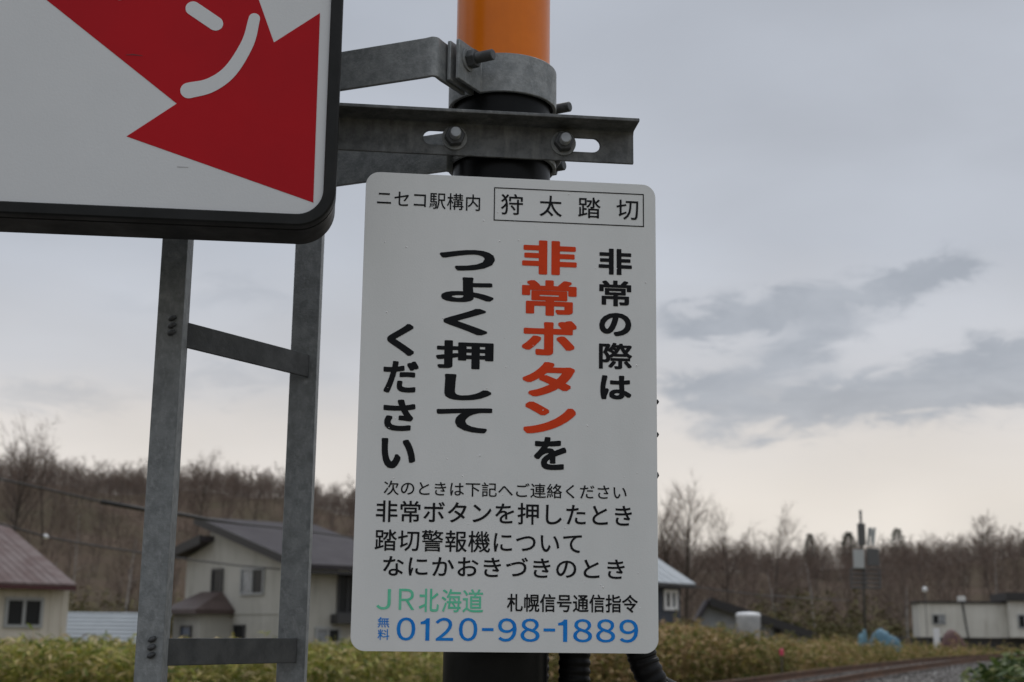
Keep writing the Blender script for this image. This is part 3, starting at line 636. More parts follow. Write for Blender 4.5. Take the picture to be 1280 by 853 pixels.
# ---- cream house with faded red roof (far left)
ang1 = math.radians(43); wf = hframe(V((P(82, 800, 46).x, 46, 0)), ang1)
hs = thing('cream_house', 'low cream house with a faded red metal roof at the left edge', 'house', wf.p(-4, 0))
ev = wf.uv(70, 735)[1]
mb = MB(); LW = 12; MB().box(wf.p(-LW / 2, ev / 2, -5.4), wf.ex, wf.n, Zv, LW, 10.8, ev).build('wall', CREAM, hs)
for k_ in range(5): pass
MB().box(wf.p(-LW / 2, .28, .06), wf.ex, wf.n, Zv, LW + .1, .1, .56).build('foundation', CONC, hs)
eo = .55; pe = wf.p(.55, ev - .02, eo)
run = 6.0
rp3 = wf.p(-.05, 0, eo - run); rz = P(24, 659, rp3.y).z
def roof_two(fr, u0, u1, w0, ze, run_, zr, m, fm, parent, seam=0, th=.12):
    n_ = (fr.n * -1)
    for s_ in (0, 1):
        a = fr.p(u0, ze, w0 - (2 * run_ if s_ else 0)); b = fr.p(u0, zr, w0 - run_)
        o = slab(a, b, fr.ex * (u1 - u0), th, 'roof', m, parent)
        if s_ == 0:
            f = MB().box(fr.p((u0 + u1) / 2, ze - .02, w0 + .02), fr.ex, fr.n, Zv, u1 - u0, .06, .13).build('fascia', fm, None); f.parent = o
            if seam:
                k = int((u1 - u0) / seam); sm = None; d = (b - a).normalized(); nn = d.cross(fr.ex).normalized(); nn = nn if nn.z > 0 else -nn
                for i in range(k):
                    if sm is None:
                        so2 = MB().prism([a + fr.ex * .02 + nn * th, a + fr.ex * .045 + nn * th, a + fr.ex * .045 + nn * (th + .018), a + fr.ex * .02 + nn * (th + .018)], b - a).build('roof_seam', m, None); sm = so2.data; o2 = so2
                    else: o2 = link('roof_seam', sm, None)
                    o2.parent = o; o2.location = fr.ex * (seam * i)
roof_two(wf, -12, -.05, eo, ev, run, rz, ROOFR, FASCR, hs, seam=.30)
# gable infill
MB().prism([wf.p(-.14, ev - .01, 0), wf.p(-.14, ev - .01, -10.8), wf.p(-.14, rz - .35, eo - run)], wf.ex * -.15).build('gable_wall', CREAM, hs)
pxwin(wf, 5, 747, 53, 785, hs, pm=(GLASS, GLASS), t=.10)
dp = wf.uv(79.5, 780)[0]
# vertical siding boards
sm = None
for i in range(28):
    u_ = -.22 - i * .4
    if sm is None:
        o = MB().box(V((0, 0, 0)), wf.ex, wf.n, Zv, .03, .02, ev - .56).build('cladding_batten', CREAM, hs); sm = o.data
    else: o = link('cladding_batten', sm, None, hs)
    wu0, wu1 = wf.uv(5, 766)[0], wf.uv(53, 766)[0]
    o.location = wf.p(u_, (ev + .56) / 2, .012)
    if wu0 - .1 < u_ < wu1 + .1: o.scale = (1, 1, .18); o.location.z = ev - .18
# ---- low shed with pale blue corrugated roof
sf2 = hframe(V((P(80, 800, 52).x, 52, 0)), math.radians(4))
sh = thing('shed', 'low shed with a pale blue-grey corrugated roof between the cream house and the ladder', 'shed', sf2.p(2, 0))
u0, u1 = sf2.uv(58, 800)[0], sf2.uv(196, 800)[0]; ze = sf2.uv(120, 807.5)[1]
MB().box(sf2.p((u0 + u1) / 2, ze / 2, -2), sf2.ex, sf2.n, Zv, u1 - u0 - .4, 3.4, ze).build('wall', FASC, sh)
zr = P(120, 768, 55).z; a = sf2.p(u0, ze, .3); b = sf2.p(u0, zr, -3)
rf = slab(a, b, sf2.ex * (u1 - u0), .08, 'roof', ROOFB, sh); d = (b - a); nn = d.normalized().cross(sf2.ex).normalized(); nn = nn if nn.z > 0 else -nn
sm = None
for i in range(8):
    c = a.lerp(b, (i + .5) / 8) + nn * .09 + sf2.ex * (u1 - u0) / 2
    if sm is None: o = MB().box(V((0, 0, 0)), sf2.ex, d.normalized(), nn, u1 - u0, .10, .07).build('roof_rib', ROOFB, None); sm = o.data
    else: o = link('roof_rib', sm, None)
    o.parent = rf; o.location = c
MB().box(sf2.p(u0 + .3 + 2.6, ze + .02 - .12, .36), sf2.ex, sf2.n, Zv, u1 - u0, .05, .1).build('gutter', FRAMED, sh)
# ---- two-storey house
angG = math.radians(40)
gex = V((math.sin(angG), -math.cos(angG), 0)); gn = V((-math.cos(angG), -math.sin(angG), 0))
A0 = P(228, 800, 58); A0.z = 0; gf = Frame(A0, gex, Zv, gn); ge = -gn
th = thing('two_storey_house', 'beige two-storey house with a dark grey offset roof seen between the ladder stringers', 'house', A0)
pr = {k_: gf.uv(*p_) for k_, p_ in dict(l=(228, 698), m=(263, 679), t=(263, 655), r=(379, 708)).items()}
Wd = pr['r'][0]; HL = 4.7
poly = [(0, 0), (Wd, 0), (Wd, pr['r'][1]), (pr['t'][0], pr['t'][1]), (pr['m'][0], pr['m'][1]), (0, pr['l'][1])]
MB().prism([gf.p(a, b) for a, b in poly], ge * HL).build('wall', BEIGE, th)
t0, t1 = gf.uv(258, 652.5), gf.uv(392, 706 + 5.5)
slab(gf.p(*t0, .5), gf.p(*t1, .5), ge * (HL + 1.0), .18, 'roof', ROOFD, th)
fb = MB(); d2 = (gf.p(*t1) - gf.p(*t0)); fo = MB().prism([gf.p(t0[0], t0[1] + .20, .5), gf.p(t1[0], t1[1] + .20, .5), gf.p(t1[0], t1[1] - .12, .5), gf.p(t0[0], t0[1] - .12, .5)], gn * .06).build('verge_board', FASC, th)
l0, l1 = gf.uv(268, 676.5), gf.uv(220, 699)
slab(gf.p(*l1, .6), gf.p(*l0, .6), ge * (HL + 1.0), .2, 'lower_roof', ROOFD, th)
MB().prism([gf.p(l1[0], l1[1] + .23, .6), gf.p(l0[0], l0[1] + .23, .6), gf.p(l0[0], l0[1] - .14, .6), gf.p(l1[0], l1[1] - .14, .6)], gn * .06).build('verge_board', FASC, th)
pxwin(gf, 265.5, 711, 279.5, 743, th, pm=GLASS, mull=False, t=.08, fm=FRAMED)
pxwin(gf, 302, 710, 331, 744, th, pm=(GLASSL, GLASS), t=.08)
pxwin(gf, 293, 781, 307, 799, th, pm=GLASS, mull=False, t=.06, fm=FRAMED)
# side (eave) wall
cf = Frame(gf.p(Wd, 0), ge, Zv, gex)
pxwin(cf, 393, 784, 425, 806, th, pm=(GLASSL, GLASS), t=.10)
pxwin(cf, 421, 707, 447, 768, th, pm=(GLASS, GLASS), t=.07, fm=FRAMED)
su, sv = cf.uv(430, 774); MB().box(cf.p(su, sv, .25), ge, gex, Zv, 1.2, .5, .35).build('balcony_box', FRAMED, th)
su, sv = cf.uv(427, 713); MB().tube([cf.p(su - .3, sv + .1, .1), cf.p(su, sv, .3), cf.p(su + .3, sv - .12, .35)], [.08, .16, .05], 10).build('wall_lamp', mat('white_lamp', (.75, .75, .75), .4), th, smooth=True)
# gutter on the eave, downpipe
gz = gf.p(*t1).z
MB().box(gf.p(t1[0] + .05, t1[1] - .1, -HL / 2), ge, gex, Zv, HL + .9, .12, .12).build('gutter', FASC, th)
MB().tube([cf.p(.08, 0, .08), cf.p(.08, cf.uv(381, 710)[1], .08)], .05, 8).build('downpipe', FRAMEW, th)
# horizontal string course
MB().box(gf.p(Wd / 2, gf.uv(300, 767)[1], .02), gex, gn, Zv, Wd, .03, .06).build('string_course', BEIGE, th)
# porch
PD = 1.35; pf = Frame(gf.p(-.7, 0, PD), gex, Zv, gn)
pa_, pb_ = pf.uv(217, 770), pf.uv(250, 770); ph = pf.uv(250, 761)[1]
MB().box(pf.p((pa_[0] + pb_[0]) / 2, ph / 2, -PD / 2), gex, gn, Zv, pb_[0] - pa_[0], PD - .01, ph).build('porch_wall', BEIGE, th)
pe_ = ph - .02; ul = pa_[0] - .3; ur_ = pb_[0] + .3; ptop = pe_ + .72
MB().add([pf.p(ul, pe_, .35), pf.p(ur_, pe_, .35), pf.p(ur_, pe_, -PD + .03), pf.p(ul, pe_, -PD + .03), pf.p(ul, ptop, -PD + .03), pf.p(ur_ - 1.1, ptop, -PD + .03), pf.p(ul, pe_ - .18, .35), pf.p(ur_, pe_ - .18, .35), pf.p(ur_, pe_ - .18, -PD + .03), pf.p(ul, pe_ - .18, -PD + .03)],
         [(0, 1, 5, 4), (1, 2, 5), (2, 3, 4, 5), (3, 0, 4), (0, 6, 7, 1), (1, 7, 8, 2), (2, 8, 9, 3), (3, 9, 6, 0), (6, 9, 8, 7)]).build('porch_roof', ROOFM, th)
pxwin(pf, 227, 782, 240, 797, th, pm=mat('blue_grey_glass', (.12, .16, .24), .2), mull=False, t=.06, fm=FRAMED)
# ---- slate blue house right of the notice
bfm = hframe(V((P(851, 800, 56).x, 56, 0)), math.radians(38))
bh = thing('blue_house', 'dark slate-blue house with a pale metal roof showing at the right edge of the notice', 'house', bfm.p(-3, 0))
ze = bfm.uv(845, 733)[1]; MB().box(bfm.p(-4, ze / 2, -3), bfm.ex, bfm.n, Zv, 8, 6, ze).build('wall', SLATE, bh)
rp4 = bfm.p(.4, 0, .4 - 3.6); rz = P(816, 682, rp4.y).z
roof_two(bfm, -8.4, .45, .4, ze, 3.6, rz, ROOFB, FASC, bh, seam=.45)
MB().prism([bfm.p(-.02, ze - .01, 0), bfm.p(-.02, ze - .01, -6), bfm.p(-.02, rz - .3, -3.1)], bfm.ex * -.15).build('gable_wall', SLATE, bh)
pxwin(bfm, 829, 737, 846, 763, bh, pm=(GLASS, GLASSL), t=.13, fm=mat('white_frame', (.7, .7, .7), .5))
# ---- pale grey gabled shed
ggf = hframe(V((P(876, 800, 62).x, 62, 0)), math.radians(-6))
gs = thing('grey_shed', 'long pale grey shed with a dark sloping roof above the bushes, right of the notice', 'shed', ggf.p(2, 0))
q = [ggf.uv(876, 773), ggf.uv(887, 754), ggf.uv(1008, 794)]
MB().prism([ggf.p(q[0][0], 0), ggf.p(q[2][0], 0), ggf.p(*q[2]), ggf.p(*q[1]), ggf.p(*q[0])], ggf.n * -5).build('wall', PALEG, gs)
q2 = [ggf.uv(873, 777), ggf.uv(887, 751.5), ggf.uv(1014, 793.5)]
slab(ggf.p(*q2[0], .5), ggf.p(*q2[1], .5), ggf.n * -6, .14, 'roof', ROOFD, gs); slab(ggf.p(*q2[1], .5), ggf.p(*q2[2], .5), ggf.n * -6, .14, 'roof', ROOFD, gs)
MB().prism([ggf.p(q2[1][0], q2[1][1] + .16, .5), ggf.p(q2[2][0], q2[2][1] + .16, .5), ggf.p(q2[2][0], q2[2][1] - .22, .5), ggf.p(q2[1][0], q2[1][1] - .22, .5)], ggf.n * .06).build('verge_board', FASC, gs)
pxwin(ggf, 955, 781, 964, 793, gs, pm=GLASSL, mull=False, t=.06); pxwin(ggf, 967, 782, 976, 796, gs, pm=GLASS, mull=False, t=.06, fm=FRAMED)
# ---- long cream building on the right
lf = hframe(V((P(1151, 800, 88).x, 88, 0)), math.radians(-9))
CREAMW = mat('off_white_panels', (.62, .61, .56), .8, vscale=.8, col2=(.57, .56, .51), detail=6, streak=(3, (1, 1, .2), (.36, .34, .30), .5))
lb = thing('site_building', 'long low cream prefab building with a flat dark roof edge, far right', 'building', lf.p(5, 0))
zt = lf.uv(1200, 754.5)[1]; zb_ = lf.uv(1200, 797)[1]; uE = 10.5; u2 = lf.uv(1259, 780)[0]
MB().box(lf.p(u2 / 2, (zt + zb_) / 2, -1.75), lf.ex, lf.n, Zv, u2, 3.5, zt - zb_).build('wall', CREAMW, lb)
MB().box(lf.p(u2 + 2.5, (zt + zb_) / 2 + .1, -1.6), lf.ex, lf.n, Zv, 4.96, 5, zt - zb_ + .1).build('wing_wall', CREAMW, lb)
MB().box(lf.p(u2 / 2 + 1.2, zb_ / 2 - .01, -2.6), lf.ex, lf.n, Zv, u2 + 6, 4.7, zb_ - .02).build('foundation', FASC, lb)
MB().box(lf.p(u2 / 2, zt + .07, -1.7), lf.ex, lf.n, Zv, u2 + .3, 3.7, .12).build('roof', FASC, lb)
MB().box(lf.p(u2 + 2.5, zt + .42, -1.5), lf.ex, lf.n, Zv, 5.4, 5.4, .5).build('wing_roof', FASC, lb)
pxwin(lf, 1165, 768, 1182, 781, lb, pm=(GLASS, GLASSL), t=.07)
wf2 = Frame(lf.p(0, 0, .9), lf.ex, Zv, lf.n); pxwin(wf2, 1272, 768, 1291, 786, lb, pm=(GLASS, GLASS), t=.08)
uu, _ = lf.uv(1203, 760); MB().box(lf.p(uu, zt + .28, -.2), lf.ex, lf.n, Zv, .45, .45, .34).build('roof_vent', mat('white_vent', (.62, .62, .6), .5), lb, bevel=.03)
MB().tube([lf.p(uu, zt, .08), lf.p(uu + .25, zb_, .1)], .05, 8).build('downpipe', FRAMED, lb)
sm = None
for i in range(12):
    u_ = .45 + i * .9
    if u_ > u2: break
    if sm is None: o = MB().box(V((0, 0, 0)), lf.ex, lf.n, Zv, .03, .02, zt - zb_ - .02).build('panel_joint', CREAMW, lb); sm = o.data
    else: o = link('panel_joint', sm, None, lb)
    o.location = lf.p(u_, (zt + zb_) / 2, .012)
    if lf.uv(1163, 775)[0] - .05 < u_ < lf.uv(1184, 775)[0] + .05: o.scale = (1, 1, .2); o.location.z = zb_ + .3

# ================================================================= SMALL THINGS IN THE BACKGROUND
TANK = mat('white_plastic', (.50, .51, .52), .55, vscale=2, col2=(.36, .37, .38)); TANKC = mat('bright_white_cap', (.72, .73, .75), .5)
tp = P(936, 800, 45); tk = thing('storage_tank', 'upright white rounded tank with a bright cap standing in the bushes before the grey shed', 'tank', (tp.x, tp.y, 0))
z1 = P(936, 768, 45).z; r_ = (P(951, 780, 45).x - P(921, 780, 45).x) / 2
MB().tube([(tp.x + .06, 45, 0), (tp.x + .06, 45, z1 - 1.0), (tp.x + .03, 45, z1 - .55), (tp.x, 45, z1 - .4), (tp.x, 45, z1 - .08)], [r_ * .72, r_ * .72, r_ * .82, r_, r_], 20).build('tank_body', TANK, tk, autos=True)
MB().tube([(tp.x, 45, z1 - .08), (tp.x, 45, z1), (tp.x, 45, z1 + .05), (tp.x, 45, z1 + .07)], [r_ * 1.04, r_ * 1.04, r_ * .85, r_ * .3], 20).build('cap', TANKC, tk, autos=True)
mp_ = P(977, 818, 36); zt_ = P(977, 811, 36).z; mk = thing('marker_post', 'short dark marker post with a pink-red head in the grass beside the track', 'marker post', (mp_.x, 36, 0))
MB().tube([(mp_.x, 36, 0), (mp_.x, 36, zt_ - .17)], .02, 8).build('post', SLP, mk)
MB().tube([(mp_.x, 36, zt_ - .17), (mp_.x, 36, zt_ - .02), (mp_.x, 36, zt_)], [.06, .06, .02], 10).build('head', mat('pink_red_plastic', (.55, .05, .10), .5), mk, autos=True)
# tarpaulin heaps
def heap(name, label, px0, px1, ptop, Y, col, cat, seed, asym=.5):
    r = random.Random(seed); x0, x1 = P(px0, 800, Y).x, P(px1, 800, Y).x; zt = P((px0 + px1) / 2, ptop, Y).z; nx, ny = 18, 10; vs = []; fs = []
    wx = (x1 - x0) / 2; cx = (x0 + x1) / 2
    for j in range(ny + 1):
        for i in range(nx + 1):
            a = -1 + 2 * i / nx; b = -1 + 2 * j / ny; hh = max(0, (1 - abs(a) ** 3.2)) ** .55 * max(0, (1 - abs(b) ** 4)) ** .6
            hh *= 1 + .07 * math.sin(a * 5 + seed) + .05 * r.uniform(-1, 1) + asym * .25 * a
            vs.append((cx + a * wx, Y + b * wx * .8, max(0, zt * hh)))
    fs = [(j * (nx + 1) + i, j * (nx + 1) + i + 1, (j + 1) * (nx + 1) + i + 1, (j + 1) * (nx + 1) + i) for j in range(ny) for i in range(nx)]
    return tag(MB().add(vs, fs).build(name, mat(name + '_sheet', col, .6, vscale=2, col2=tuple(c * .7 for c in col)), None, smooth=True), label, cat)
heap('tarpaulin_heap', 'light blue tarpaulin draped over a heap, the larger of the two', 1084, 1128, 790, 70, (.09, .20, .27), 'tarpaulin', 3, -.3)
heap('tarpaulin_heap', 'small pale blue tarpaulin bundle just left of the larger one', 1071, 1085, 790, 71, (.15, .28, .34), 'tarpaulin', 5)
heap('scrap_heap', 'low reddish brown covered heap before the cream prefab building', 1176, 1209, 790, 80, (.13, .06, .055), 'heap', 8, -.8)
wp = P(1171, 800, 79); tag(MB().box(V((wp.x, 79, P(1171, 797, 79).z / 1 - .1)), V((1, 0, 0)), V((0, 1, 0)), Zv, .34, .06, 1.2).build('white_board', TANKC, None, bevel=.01), 'small upright white board beside the reddish heap', 'board')
# antenna mast
ANT = mat('grey_antenna_steel', (.10, .10, .10), .6, .2); ANTW = mat('pale_antenna_panel', (.40, .42, .42), .5)
mx_, my_ = P(1078, 700, 92).x, 92; ms = thing('antenna_mast', 'tall antenna mast with pale panel boxes rising above the tree line on the right', 'antenna mast', (mx_, my_, 0))
zz = lambda py: P(1078, py, 92).z; xx = lambda px: P(px, 700, 92).x
MB().tube([(mx_, my_, 0), (mx_, my_, zz(660)), (mx_, my_, zz(638))], [.07, .08, .09], 10).build('pole', ANT, ms, smooth=True)
for (a, b, c, d, m_, nm) in ((1065.5, 688, 1078, 711, ANTW, 'panel_box'), (1082, 686, 1097, 708, ANT, 'panel_box'), (1072, 655, 1081, 682, ANT, 'equipment_box')):
    MB().box(V(((xx(a) + xx(c)) / 2, my_ - .35, (zz(b) + zz(d)) / 2)), V((1, 0, 0)), V((0, 1, 0)), Zv, xx(c) - xx(a), .3, zz(b) - zz(d)).build(nm, m_, ms, bevel=.03)
for (px0, px1) in ((1085, 1090), (1091, 1088), (1091, 1097)):
    MB().tube([(xx(px0), my_ - .2, zz(682)), (xx((px0 + px1) / 2), my_ - .2, zz(660))], .09, 6).build('antenna_element', ANTW, ms)
for k_ in range(5):
    z_ = zz(712) + (zz(735) - zz(712)) * k_ / 4; MB().tube([(xx(1062), my_ - .2, z_), (xx(1098), my_ - .2, z_)], .07, 6).build('platform_rail', ANT, ms)
for px in (1062, 1080, 1098): MB().tube([(xx(px), my_ - .2, zz(712)), (xx(px), my_ - .2, zz(735))], .06, 6).build('platform_post', ANT, ms)
lx = P(1156, 737, 84).x; st = thing('yard_lamp', 'small white globe lamp on a thin pole above the cream prefab building', 'lamp', (lx, 84, 0))
zl_ = P(1156, 737, 84).z; MB().tube([(lx, 84, 0), (lx, 84, zl_ - .2)], .022, 8).build('lamp_post', ANT, st)
MB().tube([(lx, 84, zl_ - .2), (lx, 84, zl_ - .1), (lx, 84, zl_), (lx, 84, zl_ + .1), (lx, 84, zl_ + .17)], [.05, .13, .16, .12, .03], 12).build('globe', TANKC, st, smooth=True)
# overhead cables
CAB = mat('black_cable', (.012, .012, .013), .5)
cb = [(-260, 545, 24), (-60, 586, 27), (60, 612, 29), (127, 627.5, 30), (180, 637, 31), (222, 642.5, 32), (262, 650, 33), (303, 655.5, 34), (352, 660.5, 35), (394, 666, 36), (440, 672, 38), (620, 697, 43), (822, 728, 52), (950, 744, 60), (1062, 751, 91)]
c1_ = MB().tube([P(*q) for q in cb], .022, 6).build('overhead_cable', CAB, None, smooth=True); tag(c1_, 'long black overhead cable crossing from the upper left hill over the dark roofed house', 'cable')
MB().tube([P(*q) for q in cb[3:8]], [.050, .048, .044, .040, .024], 8).build('cable_sleeve', CAB, c1_, smooth=True)
cb2 = [(-200, 600, 30), (0, 655, 34), (57, 671, 36), (110, 681, 38), (172, 690.5, 41), (240, 700, 46), (300, 707.5, 49), (350, 711.5, 50.3)]
c2_ = tag(MB().tube([P(*q) for q in cb2], .026, 6).build('overhead_cable', CAB, None, smooth=True), 'lower thin black cable passing above the cream house to the beige house wall', 'cable')
MB().tube([P(54, 670, 35.9), P(57, 671, 36), P(60, 672, 36.1)], [.03, .07, .03], 8).build('insulator', TANKC, c2_, smooth=True)

# ================================================================= BARE TREES
BARK = [(.0, (.065, .053, .046)), (.5, (.095, .078, .067)), (.955, (.13, .108, .094)), (.975, (.26, .24, .225)), (1.0, (.34, .32, .30))]
TWIG = [(.0, (.115, .085, .070)), (.5, (.165, .125, .102)), (1.0, (.225, .178, .15))]
BARKM = mat('bare_bark', (.1, .08, .07), .9, 0, .1, island=BARK); TWIGM = mat('bare_twigs', (.12, .09, .08), .9, 0, .1, island=TWIG)
BARKS = mat('grey_brown_bark', (.085, .07, .058), .9, 0, .1, vscale=3, col2=(.06, .05, .042)); PALET = mat('pale_trunk_bark', (.38, .36, .34), .85, 0, .1, vscale=4, col2=(.25, .235, .22))
def make_tree(r, H, spread=.35, nprim=16, nsec=7, ntw=8, trunk_r=None, lean_=.03, low=.3, multi=1, asc=.9, twl=.085, tww=.0022):
    """returns segment array (p0,p1,r0,r1) for wood and spike array (p0,p1,w) for twigs"""
    seg = []; sp = []; tr = trunk_r or H * .012
    for mi in range(multi):
        off = r.normal(0, .02 * H * (multi > 1), 2); pts = [np.array([off[0], off[1], 0.])]; d = np.array([r.normal(0, lean_) + (off[0] * .12), r.normal(0, lean_) + off[1] * .12, 1.])
        hh = H * (1 if mi == 0 else r.uniform(.75, .95)); K_ = 7
        for i in range(K_): d = d + r.normal(0, .05, 3) * [1, 1, 0]; pts.append(pts[-1] + d / np.linalg.norm(d) * hh / K_)
        rr_ = [tr * (1 - .85 * (i / K_)) for i in range(K_ + 1)]
        for i in range(K_): seg.append((pts[i], pts[i + 1], rr_[i], rr_[i + 1]))
        for b in range(nprim):
            t = low + (1 - low) * ((b + r.uniform(0, 1)) / nprim); i = min(K_ - 1, int(t * K_)); f = t * K_ - i; p = pts[i] * (1 - f) + pts[i + 1] * f
            a = r.uniform(0, 2 * math.pi); up_ = asc * r.uniform(.6, 1.4); dr = np.array([math.cos(a), math.sin(a), up_]); dr /= np.linalg.norm(dr)
            ln = H * spread * (1.15 - .75 * t) * r.uniform(.7, 1.2); br = max(.008, tr * .42 * (1.1 - t)); cur = p; q = [cur]
            for k in range(3): dr = dr + r.normal(0, .14, 3) + [0, 0, .10]; dr /= np.linalg.norm(dr); cur = cur + dr * ln / 3; q.append(cur); seg.append((q[-2], cur, br * (1 - k * .3), br * (1 - (k + 1) * .3) + .004))
            for s in range(nsec):
                u = (s + 1) / nsec * 3; k = min(2, int(u * .999)); f = u - k; p2 = q[k] * (1 - f) + q[k + 1] * f
                d2 = (q[k + 1] - q[k]); d2 = d2 / np.linalg.norm(d2) + r.normal(0, .55, 3) + [0, 0, .25]; d2 /= np.linalg.norm(d2); l2 = ln * .42 * r.uniform(.6, 1.2)
                e = p2 + d2 * l2; sp.append((p2, e, max(tww * H * 1.5, .006)))
                for w_ in range(ntw):
                    g_ = r.uniform(.15, 1); p3 = p2 + d2 * l2 * g_; d3 = d2 + r.normal(0, .5, 3) + [0, 0, .2]; d3 /= np.linalg.norm(d3)
                    sp.append((p3, p3 + d3 * H * twl * r.uniform(.6, 1.3), tww * H))
    return seg, sp
def seg_arrays(seg, sides=3):
    p0 = np.array([s[0] for s in seg]); p1 = np.array([s[1] for s in seg]); r0 = np.array([s[2] for s in seg]); r1 = np.array([s[3] for s in seg])
    d = p1 - p0; d /= np.linalg.norm(d, axis=1, keepdims=True) + 1e-9; a = np.cross(d, [.3, .9, .1]); a /= np.linalg.norm(a, axis=1, keepdims=True) + 1e-9; b = np.cross(d, a); vs = []
    for p, r in ((p0, r0), (p1, r1)):
        for j in range(sides): th_ = 2 * math.pi * j / sides; vs.append(p + (a * math.cos(th_) + b * math.sin(th_)) * r[:, None])
    vs = np.stack(vs, 1); n = len(seg); base = np.arange(n)[:, None, None] * 2 * sides
    q = np.array([[j, (j + 1) % sides, sides + (j + 1) % sides, sides + j] for j in range(sides)])[None]
    return vs.reshape(-1, 3), (base + q).reshape(-1, 4)
def spike_arrays(sp, r):
    p0 = np.array([s[0] for s in sp]); p1 = np.array([s[1] for s in sp]); w_ = np.array([s[2] for s in sp]); d = p1 - p0
    a = np.cross(d, r.normal(0, 1, d.shape)); a /= np.linalg.norm(a, axis=1, keepdims=True) + 1e-9
    vs = np.stack([p0 - a * w_[:, None] / 2, p0 + a * w_[:, None] / 2, p1], 1); return vs.reshape(-1, 3), np.arange(len(sp) * 3).reshape(-1, 3)
def np_mesh(name, vs, fs, m, smooth=False):
    me = bpy.data.meshes.new(name); k = fs.shape[1]; me.vertices.add(len(vs)); me.vertices.foreach_set('co', vs.astype(np.float32).ravel())
    me.loops.add(fs.size); me.loops.foreach_set('vertex_index', fs.astype(np.int32).ravel()); me.polygons.add(len(fs)); me.polygons.foreach_set('loop_start', np.arange(0, fs.size, k, dtype=np.int32))
    me.update(calc_edges=True); me.validate(); me.materials.append(m); return me
def tree_thing(px, Y, top_px, label, seed, group=None, name='bare_tree', bm_=None, tm=None, **kw):
    r = np.random.default_rng(seed); p = P(px, top_px, Y); zg = hillh(p.x, Y) if Y > 92 else 0; H = p.z - zg
    seg, sp = make_tree(r, H, **kw); t = thing(name, label, 'tree', (p.x, Y, zg), group)
    K_ = 7 * kw.get('multi', 1)
    tr = [s for i, s in enumerate(seg)]
    v1, f1 = seg_arrays(tr, 5); o = link('trunk', np_mesh('trunk', v1, f1, bm_ or BARKS), None); o.parent = t
    v2, f2 = spike_arrays(sp, r); o = link('crown', np_mesh('crown', v2, f2, tm or TWIGM), None); o.parent = t
    return t
GT = 'single bare trees in front of the wood'
tree_thing(22, 150, 546, 'big spreading bare tree rising above the hill at the far left', 1, GT, spread=.5, nprim=22, nsec=9, ntw=7, trunk_r=.20, multi=2, low=.30, tww=.0016, twl=.06, asc=1.0)
tree_thing(62, 165, 562, 'bare tree with a rounded crown just right of the big far-left tree', 21, GT, spread=.45, nprim=20, nsec=8, ntw=7, trunk_r=.15, low=.35, tww=.0015, twl=.06, asc=1.0)
tree_thing(250, 175, 578, 'bare tree topping the hill between the ladder stringers', 2, GT, spread=.42, nprim=24, nsec=8, ntw=7, trunk_r=.15, low=.3, tww=.0014, asc=1.2)
tree_thing(845, 95, 630, 'tall bare tree with upright branches just right of the notice', 3, GT, spread=.42, nprim=26, nsec=9, ntw=8, trunk_r=.17, multi=2, low=.3, asc=1.4, tww=.0015)
tree_thing(909, 120, 656, 'round-crowned bare tree above the grey shed', 4, GT, spread=.5, nprim=24, nsec=8, ntw=7, trunk_r=.11, low=.3, tww=.0018, asc=.7)
tree_thing(966, 125, 657, 'bare tree right of the round-crowned one', 5, GT, spread=.42, nprim=22, nsec=8, ntw=7, trunk_r=.11, low=.3, tww=.0018, asc=.8)
tree_thing(320, 185, 603, 'slender bare tree on the hill above the dark grey roof', 6, GT, spread=.3, nprim=18, nsec=8, ntw=8, trunk_r=.12, tww=.0014)
tree_thing(1228, 190, 653, 'wide bare tree on the skyline above the cream prefab building', 9, GT, spread=.42, nprim=22, nsec=9, ntw=9, trunk_r=.16, tww=.0026)
for i, (px, Y, tp_, bt) in enumerate([(1243, 102, 700, 'far right above the prefab roof'), (974, 100, 715, 'behind the grey shed'), (1134, 98, 735, 'left of the cream prefab building'), (1018, 110, 700, 'between grey shed and antenna mast'), (162, 110, 672, 'left of the ladder on the hill'), (98, 118, 640, 'on the hillside above the cream house')]):
    tree_thing(px, Y, tp_, 'slim pale-trunked tree ' + bt, 40 + i, 'slim pale-barked trees', name='birch_tree', bm_=PALET, spread=.16, nprim=14, nsec=5, ntw=6, trunk_r=.085, low=.45, tww=.002)
# conifers on the skyline
CONM = mat('dark_conifer_needles', (.02, .028, .018), .9, 0, .1, island=[(0, (.016, .024, .014)), (1, (.035, .045, .028))])
def conifer(px, Y, top, wd, label, seed):
    r = np.random.default_rng(seed); p = P(px, top, Y); zg = hillh(p.x, Y); H = p.z - zg; t = thing('conifer', label, 'tree', (p.x, Y, zg), 'conifers on the skyline')
    o = MB().tube([(0, 0, 0), (0, 0, H * .97)], [.2, .03], 6).build('trunk', BARKS, None); o.parent = t
    sp = []
    for i in range(900):
        f = r.uniform(.35, 1) ** .9; a = r.uniform(0, 6.28); R_ = wd * min(1, (1.04 - f) * 2.4) ** .9 * .8 * r.uniform(.2, 1.0) * (1 + .25 * math.sin(a * 3 + seed)); c = np.array([math.cos(a) * R_, math.sin(a) * R_, H * f + r.normal(0, .1)])
        sp.append((c, c + np.array([math.cos(a), math.sin(a), r.uniform(-.3, .4)]) * r.uniform(.25, .6), .16))
    v2, f2 = spike_arrays(sp, r); o = link('crown', np_mesh('crown', v2, f2, CONM), None); o.parent = t
conifer(1121, 240, 661, 2.0, 'dark round conifer on the skyline right of the antenna mast', 1)
conifer(1060, 240, 666, 2.2, 'dark conifer on the skyline just left of the antenna mast', 2)
conifer(1012, 245, 668, 1.6, 'small dark conifer on the skyline above the grey shed end', 3)
